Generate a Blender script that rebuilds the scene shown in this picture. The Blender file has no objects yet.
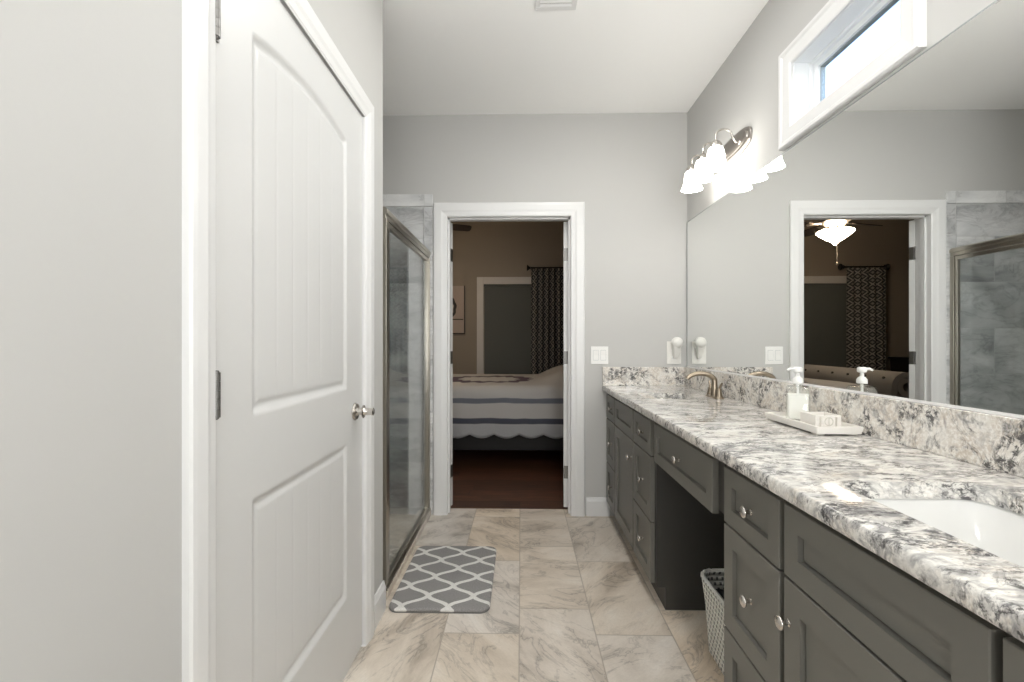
import bpy, bmesh, math, random
from mathutils import Vector, Matrix
random.seed(4)
PI = math.pi
SC = bpy.context.scene
COL = SC.collection

# ------------------------------------------------------------------ camera, world, light, exposure
H = 1.184
YAW = math.atan(9 / 455)
cam_data = bpy.data.cameras.new('camera')
cam_data.sensor_width = 36
cam_data.lens = 455 / 1024 * 36
cam_data.shift_y = 0.0005
cam_data.clip_start = 0.02
cam = bpy.data.objects.new('camera', cam_data)
COL.objects.link(cam)
cam.location = (0, 0, H)
cam.rotation_euler = (PI / 2, 0, YAW)
SC.camera = cam

world = bpy.data.worlds.new('sky')
SC.world = world
world.use_nodes = True
wn = world.node_tree.nodes
wl = world.node_tree.links
bg = wn['Background']
sky = wn.new('ShaderNodeTexSky')
sky.sky_type = 'NISHITA'
sky.sun_disc = False
sky.sun_elevation = math.radians(48)
sky.sun_rotation = math.radians(200)
wl.new(sky.outputs['Color'], bg.inputs['Color'])
bg.inputs['Strength'].default_value = 0.9

SC.view_settings.view_transform = 'Standard'
SC.view_settings.look = 'None'
SC.view_settings.gamma = 1
SC.view_settings.exposure = 0.46
SC.view_settings.use_curve_mapping = False
SC.cycles.use_denoising = True
SC.cycles.max_bounces = 14
SC.cycles.diffuse_bounces = 6
SC.cycles.glossy_bounces = 8
SC.cycles.transparent_max_bounces = 16
SC.cycles.sample_clamp_indirect = 8

SHADE_L = 7.0        # radiance of the frosted vanity shades
BOWL_L = 24.0         # radiance of the bedroom fan's bowl



def fill_point(x, y, z, power, radius, color=(1, .985, .96)):
    """Light of a hanging globe lamp behind the camera."""
    d = bpy.data.lights.new('globe_lamp', 'POINT')
    d.shadow_soft_size = radius
    d.energy = power
    d.color = color
    o = bpy.data.objects.new('globe_lamp', d)
    COL.objects.link(o)
    o.location = (x, y, z)


def fill_back(power, color=(.97, .985, 1)):
    """Daylight entering through the windows of the room's back wall, behind the camera."""
    d = bpy.data.lights.new('window_daylight', 'AREA')
    d.shape = 'RECTANGLE'
    d.size, d.size_y = 1.3, 1.5
    d.energy = power
    d.color = color
    o = bpy.data.objects.new('window_daylight', d)
    COL.objects.link(o)
    o.location = (.25, -1.66, 1.55)
    o.rotation_euler = (PI / 2 + .75, 0, 0)


def fill_ceiling(x, y, power, color=(1, .985, .96)):
    """Light of a recessed can in the ceiling, above the frame."""
    d = bpy.data.lights.new('ceiling_can', 'AREA')
    d.shape = 'DISK'
    d.size = .16
    d.energy = power
    d.color = color
    o = bpy.data.objects.new('ceiling_can', d)
    COL.objects.link(o)
    o.location = (x, y, 2.73)


fill_ceiling(.45, .10, 6)
fill_ceiling(.25, 1.95, 9)
fill_point(.30, 1.28, 2.12, 5.5, .12)
fill_point(.30, -.6, 1.80, 5, .15)
fill_back(50)

# ------------------------------------------------------------------ node helpers


def new_mat(name):
    m = bpy.data.materials.new(name)
    m.use_nodes = True
    nt = m.node_tree
    return m, nt, nt.nodes['Principled BSDF']


class N:
    """tiny node-graph helper"""

    def __init__(s, nt):
        s.nt = nt
        s.coord = None

    def node(s, t, **kw):
        n = s.nt.nodes.new(t)
        for k, v in kw.items():
            setattr(n, k, v)
        return n

    def put(s, sock, v):
        if hasattr(v, 'is_linked') or isinstance(v, bpy.types.NodeSocket):
            s.nt.links.new(v, sock)
        else:
            sock.default_value = v

    def math(s, op, a, b=None, c=None, clamp=False):
        n = s.node('ShaderNodeMath', operation=op)
        n.use_clamp = clamp
        s.put(n.inputs[0], a)
        if b is not None:
            s.put(n.inputs[1], b)
        if c is not None:
            s.put(n.inputs[2], c)
        return n.outputs[0]

    def obj(s):
        if s.coord is None:
            s.coord = s.node('ShaderNodeTexCoord').outputs['Object']
        return s.coord

    def mapping(s, v, scale=(1, 1, 1), rot=(0, 0, 0), loc=(0, 0, 0)):
        n = s.node('ShaderNodeMapping')
        s.put(n.inputs['Vector'], v)
        s.put(n.inputs['Scale'], scale)
        s.put(n.inputs['Rotation'], rot)
        s.put(n.inputs['Location'], loc)
        return n.outputs[0]

    def noise(s, v, scale, detail=4, rough=.55, dist=0.0):
        n = s.node('ShaderNodeTexNoise')
        s.put(n.inputs['Vector'], v)
        n.inputs['Scale'].default_value = scale
        n.inputs['Detail'].default_value = detail
        n.inputs['Roughness'].default_value = rough
        n.inputs['Distortion'].default_value = dist
        return n.outputs['Fac']

    def ramp(s, f, stops, interp='LINEAR'):
        n = s.node('ShaderNodeValToRGB')
        cr = n.color_ramp
        cr.interpolation = interp
        while len(cr.elements) < len(stops):
            cr.elements.new(0.5)
        for e, (p, c) in zip(cr.elements, stops):
            e.position = p
            e.color = (c, c, c, 1) if not hasattr(c, '__len__') else (*c, 1)
        s.put(n.inputs['Fac'], f)
        return n.outputs['Color']

    def mix(s, f, a, b, mode='MIX'):
        n = s.node('ShaderNodeMix', data_type='RGBA', blend_type=mode)
        s.put(n.inputs[0], f)
        for i, v in ((6, a), (7, b)):
            s.put(n.inputs[i], (*v, 1) if isinstance(v, tuple) and len(v) == 3 else v)
        return n.outputs[2]

    def sep(s, v):
        n = s.node('ShaderNodeSeparateXYZ')
        s.put(n.inputs[0], v)
        return n.outputs

    def comb(s, x=0.0, y=0.0, z=0.0):
        n = s.node('ShaderNodeCombineXYZ')
        for i, v in enumerate((x, y, z)):
            s.put(n.inputs[i], v)
        return n.outputs[0]

    def bump(s, h, strength=.2, dist=.01):
        n = s.node('ShaderNodeBump')
        n.inputs['Strength'].default_value = strength
        n.inputs['Distance'].default_value = dist
        s.put(n.inputs['Height'], h)
        return n.outputs[0]


def plain(name, col, rough=.5, metal=0.0, spec=.5, bump=None, **kw):
    m, nt, p = new_mat(name)
    p.inputs['Base Color'].default_value = (*col, 1)
    p.inputs['Roughness'].default_value = rough
    p.inputs['Metallic'].default_value = metal
    p.inputs['Specular IOR Level'].default_value = spec
    for k, v in kw.items():
        p.inputs[k].default_value = v
    if bump:
        g = N(nt)
        sc, st, di = bump
        nt.links.new(g.bump(g.noise(g.obj(), sc, 3), st, di), p.inputs['Normal'])
    return m


def emit_mat(name, col, strength):
    m, nt, p = new_mat(name)
    p.inputs['Base Color'].default_value = (.85, .85, .85, 1)
    p.inputs['Roughness'].default_value = .3
    p.inputs['Emission Color'].default_value = (*col, 1)
    p.inputs['Emission Strength'].default_value = strength
    return m


def glass_mat(name, tint=(.97, .985, .98), rough=0.0):
    m = bpy.data.materials.new(name)
    m.use_nodes = True
    nt = m.node_tree
    nt.nodes.remove(nt.nodes['Principled BSDF'])
    g = N(nt)
    t = g.node('ShaderNodeBsdfTransparent')
    t.inputs[0].default_value = (*tint, 1)
    gl = g.node('ShaderNodeBsdfGlossy')
    gl.inputs['Roughness'].default_value = rough
    fr = g.node('ShaderNodeFresnel')
    bf = g.node('ShaderNodeNewGeometry').outputs['Backfacing']
    g.put(fr.inputs['IOR'], g.math('MULTIPLY_ADD', bf, 1 / 1.45 - 1.45, 1.45))   # no bending, so both faces see the outer index
    mx = g.node('ShaderNodeMixShader')
    nt.links.new(fr.outputs[0], mx.inputs[0])
    nt.links.new(t.outputs[0], mx.inputs[1])
    nt.links.new(gl.outputs[0], mx.inputs[2])
    nt.links.new(mx.outputs[0], nt.nodes['Material Output'].inputs[0])
    return m


def granite_mat(name='granite', scale=(1.0, 2.0, 1.6), lo=.46, hi=.60, warm=0.0):
    m, nt, p = new_mat(name)
    g = N(nt)
    v = g.mapping(g.obj(), rot=(0, 0, math.radians(-32)), scale=scale)
    big = g.noise(v, 3.2, 6, .62, 1.2)
    mid = g.noise(v, 9.0, 8, .66, 1.4)
    fine = g.noise(v, 34, 6, .7, .6)
    fine2 = g.noise(g.mapping(v, loc=(3.1, 7.7, 1.3)), 60, 4, .7)
    clus = g.noise(g.mapping(v, loc=(11, 2, 5)), 4.4, 5, .6, 1.6)
    tan = g.noise(g.mapping(v, loc=(5, 9, 2)), 7, 5, .6, .5)
    base = g.mix(g.ramp(tan, [(.40 - warm, 0), (.66 - warm, 1)]), (.77, .75, .705), (.60, .535, .46))
    base = g.mix(g.ramp(fine2, [(.44, 0), (.62, .85)]), base, (.86, .84, .80))
    grey = g.ramp(mid, [(lo, 0), (hi, .95)])
    grey = g.math('MULTIPLY', grey, g.ramp(big, [(.38, .12), (.60, 1)]))
    c = g.mix(grey, base, (.30, .295, .295))
    dark = g.math('MULTIPLY', g.ramp(fine, [(.475, 0), (.565, 1)]), g.ramp(clus, [(.46, 0), (.57, 1)]))
    c = g.mix(g.math('MULTIPLY', dark, .88), c, (.045, .044, .045))
    vein = g.ramp(g.math('ABSOLUTE', g.math('SUBTRACT', g.noise(g.mapping(v, loc=(2, 4, 9)), 5.2, 7, .62, 1.8), .5)),
                  [(0, 1), (.035, 0)])
    vein = g.math('MULTIPLY', vein, g.ramp(clus, [(.40, .1), (.6, .9)]))
    c = g.mix(vein, c, (.10, .098, .10))
    nt.links.new(c, p.inputs['Base Color'])
    p.inputs['Roughness'].default_value = .07
    p.inputs['Specular IOR Level'].default_value = .45
    return m


def tile_floor_mat():
    m, nt, p = new_mat('travertine_floor_tile')
    g = N(nt)
    x, y, z = g.sep(g.obj())
    u = g.math('DIVIDE', g.math('ADD', x, .007), .3085)
    col = g.math('FLOOR', u)
    fu = g.math('FRACT', u)
    par = g.math('FLOORED_MODULO', col, 2.0)
    off = g.math('MULTIPLY_ADD', par, -.175, 2.018)
    w = g.math('DIVIDE', g.math('SUBTRACT', y, off), .613)
    row = g.math('FLOOR', w)
    fw = g.math('FRACT', w)
    du = g.math('MULTIPLY', g.math('MINIMUM', fu, g.math('SUBTRACT', 1.0, fu)), .3085)
    dw = g.math('MULTIPLY', g.math('MINIMUM', fw, g.math('SUBTRACT', 1.0, fw)), .613)
    d = g.math('MINIMUM', du, dw)
    grout = g.ramp(d, [(.0009, 1), (.0024, 0)])
    wn_ = g.node('ShaderNodeTexWhiteNoise', noise_dimensions='3D')
    g.put(wn_.inputs['Vector'], g.comb(col, row, 3.0))
    rx, ry, rz = g.sep(wn_.outputs['Color'])
    # each tile shows its own piece of stone, some with the veins lengthways and some across
    ang = g.math('MULTIPLY_ADD', rx, 2.4, -1.2)
    rot = g.node('ShaderNodeVectorRotate', rotation_type='Z_AXIS')
    g.put(rot.inputs['Vector'], g.obj())
    g.put(rot.inputs['Angle'], ang)
    vv = g.node('ShaderNodeVectorMath', operation='ADD')
    g.put(vv.inputs[0], rot.outputs[0])
    g.put(vv.inputs[1], g.comb(g.math('MULTIPLY', ry, 31.0), g.math('MULTIPLY', rz, 23.0), 0.0))
    v = g.mapping(vv.outputs[0], scale=(1.3, 3.0, 1))
    n1 = g.noise(v, 1.9, 6, .58, .7)
    n2 = g.noise(v, 2.6, 7, .62, 1.4)
    n3 = g.noise(v, 55, 4, .6)
    c = g.ramp(n1, [(.30, (.38, .31, .235)), (.44, (.62, .535, .435)), (.58, (.72, .635, .53)), (.72, (.80, .735, .65))])
    ve = g.ramp(g.math('ABSOLUTE', g.math('SUBTRACT', n2, .5)), [(0, 1), (.010, .5), (.035, 0)])
    c = g.mix(g.math('MULTIPLY', ve, g.ramp(n1, [(.40, .9), (.60, .12)])), c, (.26, .225, .185))
    c = g.mix(g.ramp(n3, [(.4, .12), (.62, 0)]), c, (.33, .285, .235))
    hsv = g.node('ShaderNodeHueSaturation')
    g.put(hsv.inputs['Color'], c)
    g.put(hsv.inputs['Saturation'], g.math('MULTIPLY_ADD', rz, .5, .62))
    g.put(hsv.inputs['Value'], g.math('MULTIPLY_ADD', ry, .2, .93))
    c = g.mix(grout, hsv.outputs[0], (.40, .35, .29))
    nt.links.new(c, p.inputs['Base Color'])
    p.inputs['Roughness'].default_value = .34
    nt.links.new(g.bump(g.math('SUBTRACT', 1.0, grout), .4, .002), p.inputs['Normal'])
    return m


def tile_wall_mat(name, axis, size=(.61, .306), base=1.0, z0=.05):
    """grey veined wall tile in running bond; axis = the horizontal axis of the wall"""
    m, nt, p = new_mat(name)
    g = N(nt)
    x, y, z = g.sep(g.obj())
    h = (x, y)[axis]
    v_ = g.math('DIVIDE', g.math('SUBTRACT', z, z0), size[1])
    row = g.math('FLOOR', v_)
    fv = g.math('FRACT', v_)
    par = g.math('FLOORED_MODULO', row, 2.0)
    u = g.math('ADD', g.math('DIVIDE', h, size[0]), g.math('MULTIPLY', par, .5))
    col = g.math('FLOOR', u)
    fu = g.math('FRACT', u)
    du = g.math('MULTIPLY', g.math('MINIMUM', fu, g.math('SUBTRACT', 1.0, fu)), size[0])
    dw = g.math('MULTIPLY', g.math('MINIMUM', fv, g.math('SUBTRACT', 1.0, fv)), size[1])
    grout = g.ramp(g.math('MINIMUM', du, dw), [(.0010, 1), (.0022, 0)])
    wn_ = g.node('ShaderNodeTexWhiteNoise', noise_dimensions='3D')
    g.put(wn_.inputs['Vector'], g.comb(col, row, 5.0))
    rx, ry, rz = g.sep(wn_.outputs['Color'])
    vv = g.node('ShaderNodeVectorMath', operation='ADD')
    g.put(vv.inputs[0], g.comb(h, z, 0.0))
    g.put(vv.inputs[1], g.comb(g.math('MULTIPLY', rx, 31.0), g.math('MULTIPLY', ry, 19.0), 0.0))
    v = g.mapping(vv.outputs[0], scale=(1, 2.3, 1), rot=(0, 0, .25))
    n1 = g.noise(v, 1.7, 7, .6, .8)
    n2 = g.noise(v, 2.2, 8, .66, 1.2)
    c = g.ramp(n1, [(.32, (.31 * base, .315 * base, .32 * base)), (.48, (.52 * base, .525 * base, .525 * base)),
                    (.66, (.74 * base, .74 * base, .735 * base))])
    ve = g.ramp(g.math('ABSOLUTE', g.math('SUBTRACT', n2, .5)), [(0, .9), (.012, .45), (.04, 0)])
    c = g.mix(g.math('MULTIPLY', ve, g.ramp(n1, [(.4, 1), (.6, .3)])), c, (.30, .30, .305))
    c = g.mix(grout, c, (.55, .55, .54))
    nt.links.new(c, p.inputs['Base Color'])
    p.inputs['Roughness'].default_value = .32
    nt.links.new(g.bump(g.math('SUBTRACT', 1.0, grout), .3, .002), p.inputs['Normal'])
    return m


def wood_floor_mat():
    m, nt, p = new_mat('dark_wood_floor')
    g = N(nt)
    x, y, z = g.sep(g.obj())
    u = g.math('DIVIDE', y, .125)
    row = g.math('FLOOR', u)
    fu = g.math('FRACT', u)
    wn_ = g.node('ShaderNodeTexWhiteNoise', noise_dimensions='1D')
    g.put(wn_.inputs['W'], row)
    r = wn_.outputs['Value']
    w = g.math('ADD', g.math('DIVIDE', x, 1.1), g.math('MULTIPLY', r, 7.0))
    fw = g.math('FRACT', w)
    wn2 = g.node('ShaderNodeTexWhiteNoise', noise_dimensions='2D')
    g.put(wn2.inputs['Vector'], g.comb(row, g.math('FLOOR', w), 0.0))
    r2 = wn2.outputs['Value']
    v = g.mapping(g.comb(g.math('ADD', x, g.math('MULTIPLY', r2, 9.0)), y, 0.0), scale=(1.2, 14, 1))
    n = g.noise(v, 4, 6, .6, .6)
    c = g.ramp(n, [(.3, (.040, .016, .008)), (.55, (.085, .034, .017)), (.75, (.13, .056, .028))])
    hsv = g.node('ShaderNodeHueSaturation')
    g.put(hsv.inputs['Color'], c)
    g.put(hsv.inputs['Value'], g.math('MULTIPLY_ADD', r2, .7, .65))
    d = g.math('MINIMUM', g.math('MULTIPLY', g.math('MINIMUM', fu, g.math('SUBTRACT', 1.0, fu)), .125),
               g.math('MULTIPLY', g.math('MINIMUM', fw, g.math('SUBTRACT', 1.0, fw)), 1.1))
    gap = g.ramp(d, [(.0006, 1), (.002, 0)])
    nt.links.new(g.mix(gap, hsv.outputs[0], (.015, .008, .005)), p.inputs['Base Color'])
    p.inputs['Roughness'].default_value = .38
    return m


def rug_mat(w, l):
    """grey pile with a white ogee trellis; local coordinates, origin at the rug's centre"""
    m, nt, p = new_mat('trellis_rug_pile')
    g = N(nt)
    jit = g.noise(g.obj(), 90, 2)
    x, y, z = g.sep(g.obj())
    x = g.math('ADD', x, g.math('MULTIPLY_ADD', jit, .006, -.003))
    a, b, kk = .207, .171, .085
    u = g.math('PINGPONG', g.math('DIVIDE', g.math('ADD', x, .063), a / 2), 1.0)
    t = g.math('PINGPONG', g.math('ADD', g.math('DIVIDE', g.math('ADD', y, .033), b / 2), 1.0), 1.0)
    tp = g.math('MULTIPLY', t, 2 * PI)
    wv = g.math('MULTIPLY_ADD', g.math('SINE', tp), kk, g.math('SUBTRACT', 1.0, t))
    slope = g.math('MULTIPLY_ADD', g.math('COSINE', tp), kk * 2 * PI, -1.0)
    sc = g.math('SQRT', g.math('ADD', (2 / a) ** 2, g.math('POWER', g.math('MULTIPLY', slope, 2 / b), 2.0)))
    d = g.math('DIVIDE', g.math('ABSOLUTE', g.math('SUBTRACT', u, wv)), sc)
    line = g.ramp(g.math('MULTIPLY', d, 20.0), [(.185, 1), (.235, 0)])
    pile = g.noise(g.obj(), 260, 3, .7)
    grey = g.mix(g.ramp(pile, [(.35, 0), (.68, 1)]), (.23, .222, .218), (.38, .37, .362))
    white = g.mix(g.ramp(pile, [(.3, 0), (.6, 1)]), (.62, .61, .585), (.86, .85, .82))
    nt.links.new(g.mix(line, grey, white), p.inputs['Base Color'])
    p.inputs['Roughness'].default_value = .95
    p.inputs['Specular IOR Level'].default_value = .1
    nt.links.new(g.bump(g.math('MULTIPLY_ADD', line, .5, pile), .6, .006), p.inputs['Normal'])
    return m


def curtain_mat():
    m, nt, p = new_mat('patterned_curtain_cloth')
    g = N(nt)
    x, y, z = g.sep(g.obj())
    a, b = .078, .105
    u = g.math('PINGPONG', g.math('DIVIDE', x, a / 2), 1.0)
    t = g.math('PINGPONG', g.math('DIVIDE', z, b / 2), 1.0)
    d = g.math('ABSOLUTE', g.math('SUBTRACT', u, g.math('SUBTRACT', 1.0, t)))
    line = g.ramp(d, [(.14, 1), (.22, 0)])
    d2 = g.math('ADD', u, t)
    dot = g.ramp(g.math('ABSOLUTE', g.math('SUBTRACT', d2, 1.0)), [(.5, 0), (.8, .8)])
    c = g.mix(g.math('MAXIMUM', line, dot), (.04, .04, .042), (.30, .285, .25))
    nt.links.new(c, p.inputs['Base Color'])
    p.inputs['Roughness'].default_value = .9
    return m


def quilt_mat():
    m, nt, p = new_mat('striped_quilt')
    g = N(nt)
    x, y, z = g.sep(g.obj())
    wob = g.math('MULTIPLY_ADD', g.noise(g.obj(), 3.0, 2), .03, -.015)
    zz = g.math('ADD', z, wob)

    def band(c, hw):
        return g.ramp(g.math('ABSOLUTE', g.math('SUBTRACT', zz, c)), [(hw, 1), (hw + .006, 0)])
    c = g.mix(band(.430, .024), (.54, .52, .495), (.085, .09, .115))
    c = g.mix(band(.622, .021), c, (.17, .18, .21))
    low = g.ramp(zz, [(.385, 1), (.41, 0)])
    c = g.mix(g.math('MULTIPLY', low, .45), c, (.36, .39, .44))
    # medallion on top
    dx = g.math('SUBTRACT', x, -.36)
    dy = g.math('SUBTRACT', y, 5.12)
    rr = g.math('SQRT', g.math('ADD', g.math('MULTIPLY', dx, dx), g.math('MULTIPLY', dy, dy)))
    an = g.math('ARCTAN2', dy, dx)
    rj = g.math('ADD', rr, g.math('MULTIPLY', g.math('SINE', g.math('MULTIPLY', an, 16.0)), .03))
    ring = g.ramp(g.math('ABSOLUTE', g.math('SUBTRACT', rj, .40)), [(.070, 1), (.085, 0)])
    top = g.ramp(z, [(.70, 0), (.72, 1)])
    c = g.mix(g.math('MULTIPLY', ring, top), c, (.10, .07, .10))
    nt.links.new(c, p.inputs['Base Color'])
    p.inputs['Roughness'].default_value = .9
    q = g.noise(g.obj(), 22, 3)
    nt.links.new(g.bump(q, .35, .01), p.inputs['Normal'])
    return m


def basket_mat():
    m, nt, p = new_mat('woven_rope')
    g = N(nt)
    x, y, z = g.sep(g.obj())
    s = g.math('ADD', y, x)
    d = g.math('FRACT', g.math('ADD', g.math('DIVIDE', s, .022), g.math('MULTIPLY', g.math('FLOOR', g.math('DIVIDE', z, .020)), .5)))
    r = g.math('FRACT', g.math('DIVIDE', z, .020))
    dash = g.math('MULTIPLY', g.ramp(g.math('ABSOLUTE', g.math('SUBTRACT', d, .5)), [(.17, 1), (.24, 0)]),
                  g.ramp(g.math('ABSOLUTE', g.math('SUBTRACT', r, .5)), [(.22, 1), (.33, 0)]))
    c = g.mix(dash, (.78, .77, .72), (.15, .15, .145))
    nt.links.new(c, p.inputs['Base Color'])
    p.inputs['Roughness'].default_value = .9
    nt.links.new(g.bump(g.math('SINE', g.math('MULTIPLY', r, PI)), .8, .008), p.inputs['Normal'])
    return m


M = {
    'wall': plain('painted_wall', (.53, .527, .512), .7, bump=(140, .05, .002)),
    'ceiling': plain('painted_ceiling', (.95, .95, .94), .85, bump=(160, .06, .002)),
    'trim': plain('white_trim_paint', (.76, .76, .755), .32),
    'door': plain('white_door_paint', (.66, .66, .65), .36),
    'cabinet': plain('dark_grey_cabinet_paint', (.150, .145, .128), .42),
    'carcass': plain('carcass_dark_paint', (.050, .048, .043), .5),  # cabinet paint darkened, shade of the gaps and knee space put into it
    'cab_in': plain('dark_cabinet_inside', (.03, .03, .028), .6),
    'nickel': plain('brushed_nickel', (.62, .59, .55), .27, 1.0),
    'plate_nickel': plain('backplate_nickel', (.36, .335, .31), .33, 1.0),
    'frame_nickel': plain('shower_frame_nickel', (.47, .44, .38), .3, 1.0),
    'hinge': plain('satin_nickel_hinge', (.24, .235, .225), .42, 1.0),
    'bronze': plain('faucet_champagne_bronze', (.33, .275, .21), .28, 1.0),
    'mirror': plain('mirror_silver', (.95, .96, .95), 0.0, 1.0),
    'mirror_edge': plain('mirror_edge', (.25, .27, .26), .3),
    'porcelain': plain('white_porcelain', (.70, .70, .685), .12),
    'plastic': plain('white_plastic', (.84, .84, .82), .35),
    'plug_white': plain('cream_plastic', (.78, .77, .73), .3),
    'slot': plain('dark_slot', (.06, .06, .055), .6),
    'tray': plain('tray_white_paint', (.78, .755, .71), .45),
    'tray_side': plain('tray_weathered_side', (.58, .56, .51), .6, bump=(60, .3, .003)),
    'soap': plain('white_liquid_soap', (.85, .84, .80), .3),
    'glass': glass_mat('clear_glass', (.985, .99, .985)),
    'shower_glass': glass_mat('shower_glass', (.955, .972, .968)),
    'window_glass': glass_mat('window_glass', (.97, .985, .985)),
    'vinyl': plain('white_window_vinyl', (.82, .84, .85), .35),
    'gasket': plain('window_gasket', (.30, .34, .36), .5),
    'shade': emit_mat('frosted_lit_shade', (1, .955, .88), SHADE_L),
    'bowl': emit_mat('lit_fan_bowl', (1, .82, .62), BOWL_L),
    'granite': granite_mat('granite', (1.45, 2.9, 2.3), .43, .575, -.05),
    'granite_splash': granite_mat('granite_splash', (1.8, 1.8, 1.8), .53, .68, .06),
    'floor': tile_floor_mat(),
    'tile_x': tile_wall_mat('shower_tile_far', 0),
    'tile_y': tile_wall_mat('shower_tile_side', 1),
    'tile_border': tile_wall_mat('shower_border_tile', 0, (.33, .6), 1.08, z0=1.9),
    'curb': tile_wall_mat('shower_curb_tile', 1, (.45, .9), 1.0),
    'wood_floor': wood_floor_mat(),
    'bed_wall': plain('bedroom_wall_paint', (.30, .255, .205), .75),  # same greige as the bathroom, the bedroom's dim warm light put into it
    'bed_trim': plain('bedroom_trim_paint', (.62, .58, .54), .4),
    'blind': plain('dark_grey_blind', (.115, .12, .11), .85, bump=(80, .1, .002)),
    'curtain': curtain_mat(),
    'dark_metal': plain('dark_bronze_metal', (.025, .022, .02), .4, .8),
    'quilt': quilt_mat(),
    'uphol': plain('grey_tufted_upholstery', (.30, .275, .245), .85, bump=(180, .2, .002)),
    'uphol_dark': plain('dark_button_cloth', (.06, .055, .05), .8),
    'bed_dark': plain('dark_bed_frame', (.009, .008, .0075), .6),
    'blade': plain('dark_walnut_blade', (.018, .011, .008), .45),
    'fan_metal': plain('fan_antique_metal', (.45, .40, .34), .35, 1.0),
    'canvas': plain('picture_canvas', (.44, .36, .31), .8, bump=(12, .2, .01)),
    'ink': plain('picture_dark_paint', (.055, .05, .048), .8),
    'basket': basket_mat(),
    'liner': plain('dark_basket_liner', (.05, .05, .055), .9, bump=(60, .5, .01)),
    'back_under': plain('rug_backing', (.22, .215, .21), .9),
}
RUG = (.448, .617)
M['rug'] = rug_mat(*RUG)

# ------------------------------------------------------------------ mesh helpers


def bx(bm, x0, x1, y0, y1, z0, z1):
    x0, x1 = sorted((x0, x1)); y0, y1 = sorted((y0, y1)); z0, z1 = sorted((z0, z1))
    v = [bm.verts.new((x, y, z)) for z in (z0, z1) for x, y in ((x0, y0), (x1, y0), (x1, y1), (x0, y1))]
    for f in ((3, 2, 1, 0), (4, 5, 6, 7), (0, 1, 5, 4), (1, 2, 6, 5), (2, 3, 7, 6), (3, 0, 4, 7)):
        bm.faces.new([v[i] for i in f])


def boxes(*bs):
    bm = bmesh.new()
    for b in bs:
        bx(bm, *b)
    return bm


def prism(bm, poly, axis, a0, a1):
    """extrude a 2D polygon along axis; poly coords are the other two axes in xyz order"""
    def p(q, a):
        return {0: (a, q[0], q[1]), 1: (q[0], a, q[1]), 2: (q[0], q[1], a)}[axis]
    A = [bm.verts.new(p(q, a0)) for q in poly]
    B = [bm.verts.new(p(q, a1)) for q in poly]
    n = len(poly)
    fs = [bm.faces.new(A[::-1]), bm.faces.new(B)]
    for i in range(n):
        fs.append(bm.faces.new((A[i], A[(i + 1) % n], B[(i + 1) % n], B[i])))
    bmesh.ops.recalc_face_normals(bm, faces=fs)


def lathe(bm, prof, origin, axis=2, seg=24, sign=1, close=True):
    """prof = [(radius, height)]; turned about an axis through origin"""
    o = Vector(origin)
    rings = []
    for r, h in prof:
        ring = []
        for k in range(seg):
            a = 2 * PI * k / seg
            c, s = r * math.cos(a), r * math.sin(a)
            q = {0: (sign * h, c, s), 1: (c, sign * h, s), 2: (c, s, sign * h)}[axis]
            ring.append(bm.verts.new(o + Vector(q)))
        rings.append(ring)
    fs = []
    for a, b in zip(rings, rings[1:]):
        for k in range(seg):
            fs.append(bm.faces.new((a[k], a[(k + 1) % seg], b[(k + 1) % seg], b[k])))
    if close:
        fs.append(bm.faces.new(rings[0][::-1]))
        fs.append(bm.faces.new(rings[-1]))
    bmesh.ops.recalc_face_normals(bm, faces=fs)


def tube(bm, pts, r, seg=10, closed=False):
    pts = [Vector(p) for p in pts]
    rad = r if hasattr(r, '__len__') else [r] * len(pts)
    rings = []
    up = Vector((0, 0, 1))
    n = len(pts)
    prev = None
    for i, p in enumerate(pts):
        if closed:
            d = (pts[(i + 1) % n] - pts[i - 1]).normalized()
        else:
            d = (pts[min(i + 1, n - 1)] - pts[max(i - 1, 0)]).normalized()
        if prev is None:
            a = d.orthogonal().normalized() if abs(d.dot(up)) > .95 else d.cross(up).normalized()
        else:
            a = (prev - d * prev.dot(d)).normalized()
        prev = a
        b = d.cross(a)
        rings.append([bm.verts.new(p + (a * math.cos(2 * PI * k / seg) + b * math.sin(2 * PI * k / seg)) * rad[i]) for k in range(seg)])
    fs = []
    pairs = list(zip(rings, rings[1:])) + ([(rings[-1], rings[0])] if closed else [])
    for A, B in pairs:
        for k in range(seg):
            fs.append(bm.faces.new((A[k], A[(k + 1) % seg], B[(k + 1) % seg], B[k])))
    if not closed:
        fs.append(bm.faces.new(rings[0][::-1]))
        fs.append(bm.faces.new(rings[-1]))
    bmesh.ops.recalc_face_normals(bm, faces=fs)


def ball(bm, c, r, seg=16, sc=(1, 1, 1)):
    bmesh.ops.create_uvsphere(bm, u_segments=seg, v_segments=max(6, seg // 2), radius=r,
                              matrix=Matrix.Translation(c) @ Matrix.Diagonal((*sc, 1)))


def rrect(x0, x1, y0, y1, r, n=6):
    pts = []
    for cx, cy, a0 in ((x1 - r, y1 - r, 0), (x0 + r, y1 - r, 90), (x0 + r, y0 + r, 180), (x1 - r, y0 + r, 270)):
        for k in range(n + 1):
            a = math.radians(a0 + 90 * k / n)
            pts.append((cx + r * math.cos(a), cy + r * math.sin(a)))
    return pts


def loft(bm, loops, cap0=True, cap1=True):
    R = [[bm.verts.new(p) for p in l] for l in loops]
    n = len(R[0])
    fs = []
    for a, b in zip(R, R[1:]):
        for k in range(n):
            fs.append(bm.faces.new((a[k], a[(k + 1) % n], b[(k + 1) % n], b[k])))
    if cap0:
        fs.append(bm.faces.new(R[0][::-1]))
    if cap1:
        fs.append(bm.faces.new(R[-1]))
    bmesh.ops.recalc_face_normals(bm, faces=fs)


def root_of(o):
    while o.parent:
        o = o.parent
    return o


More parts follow.
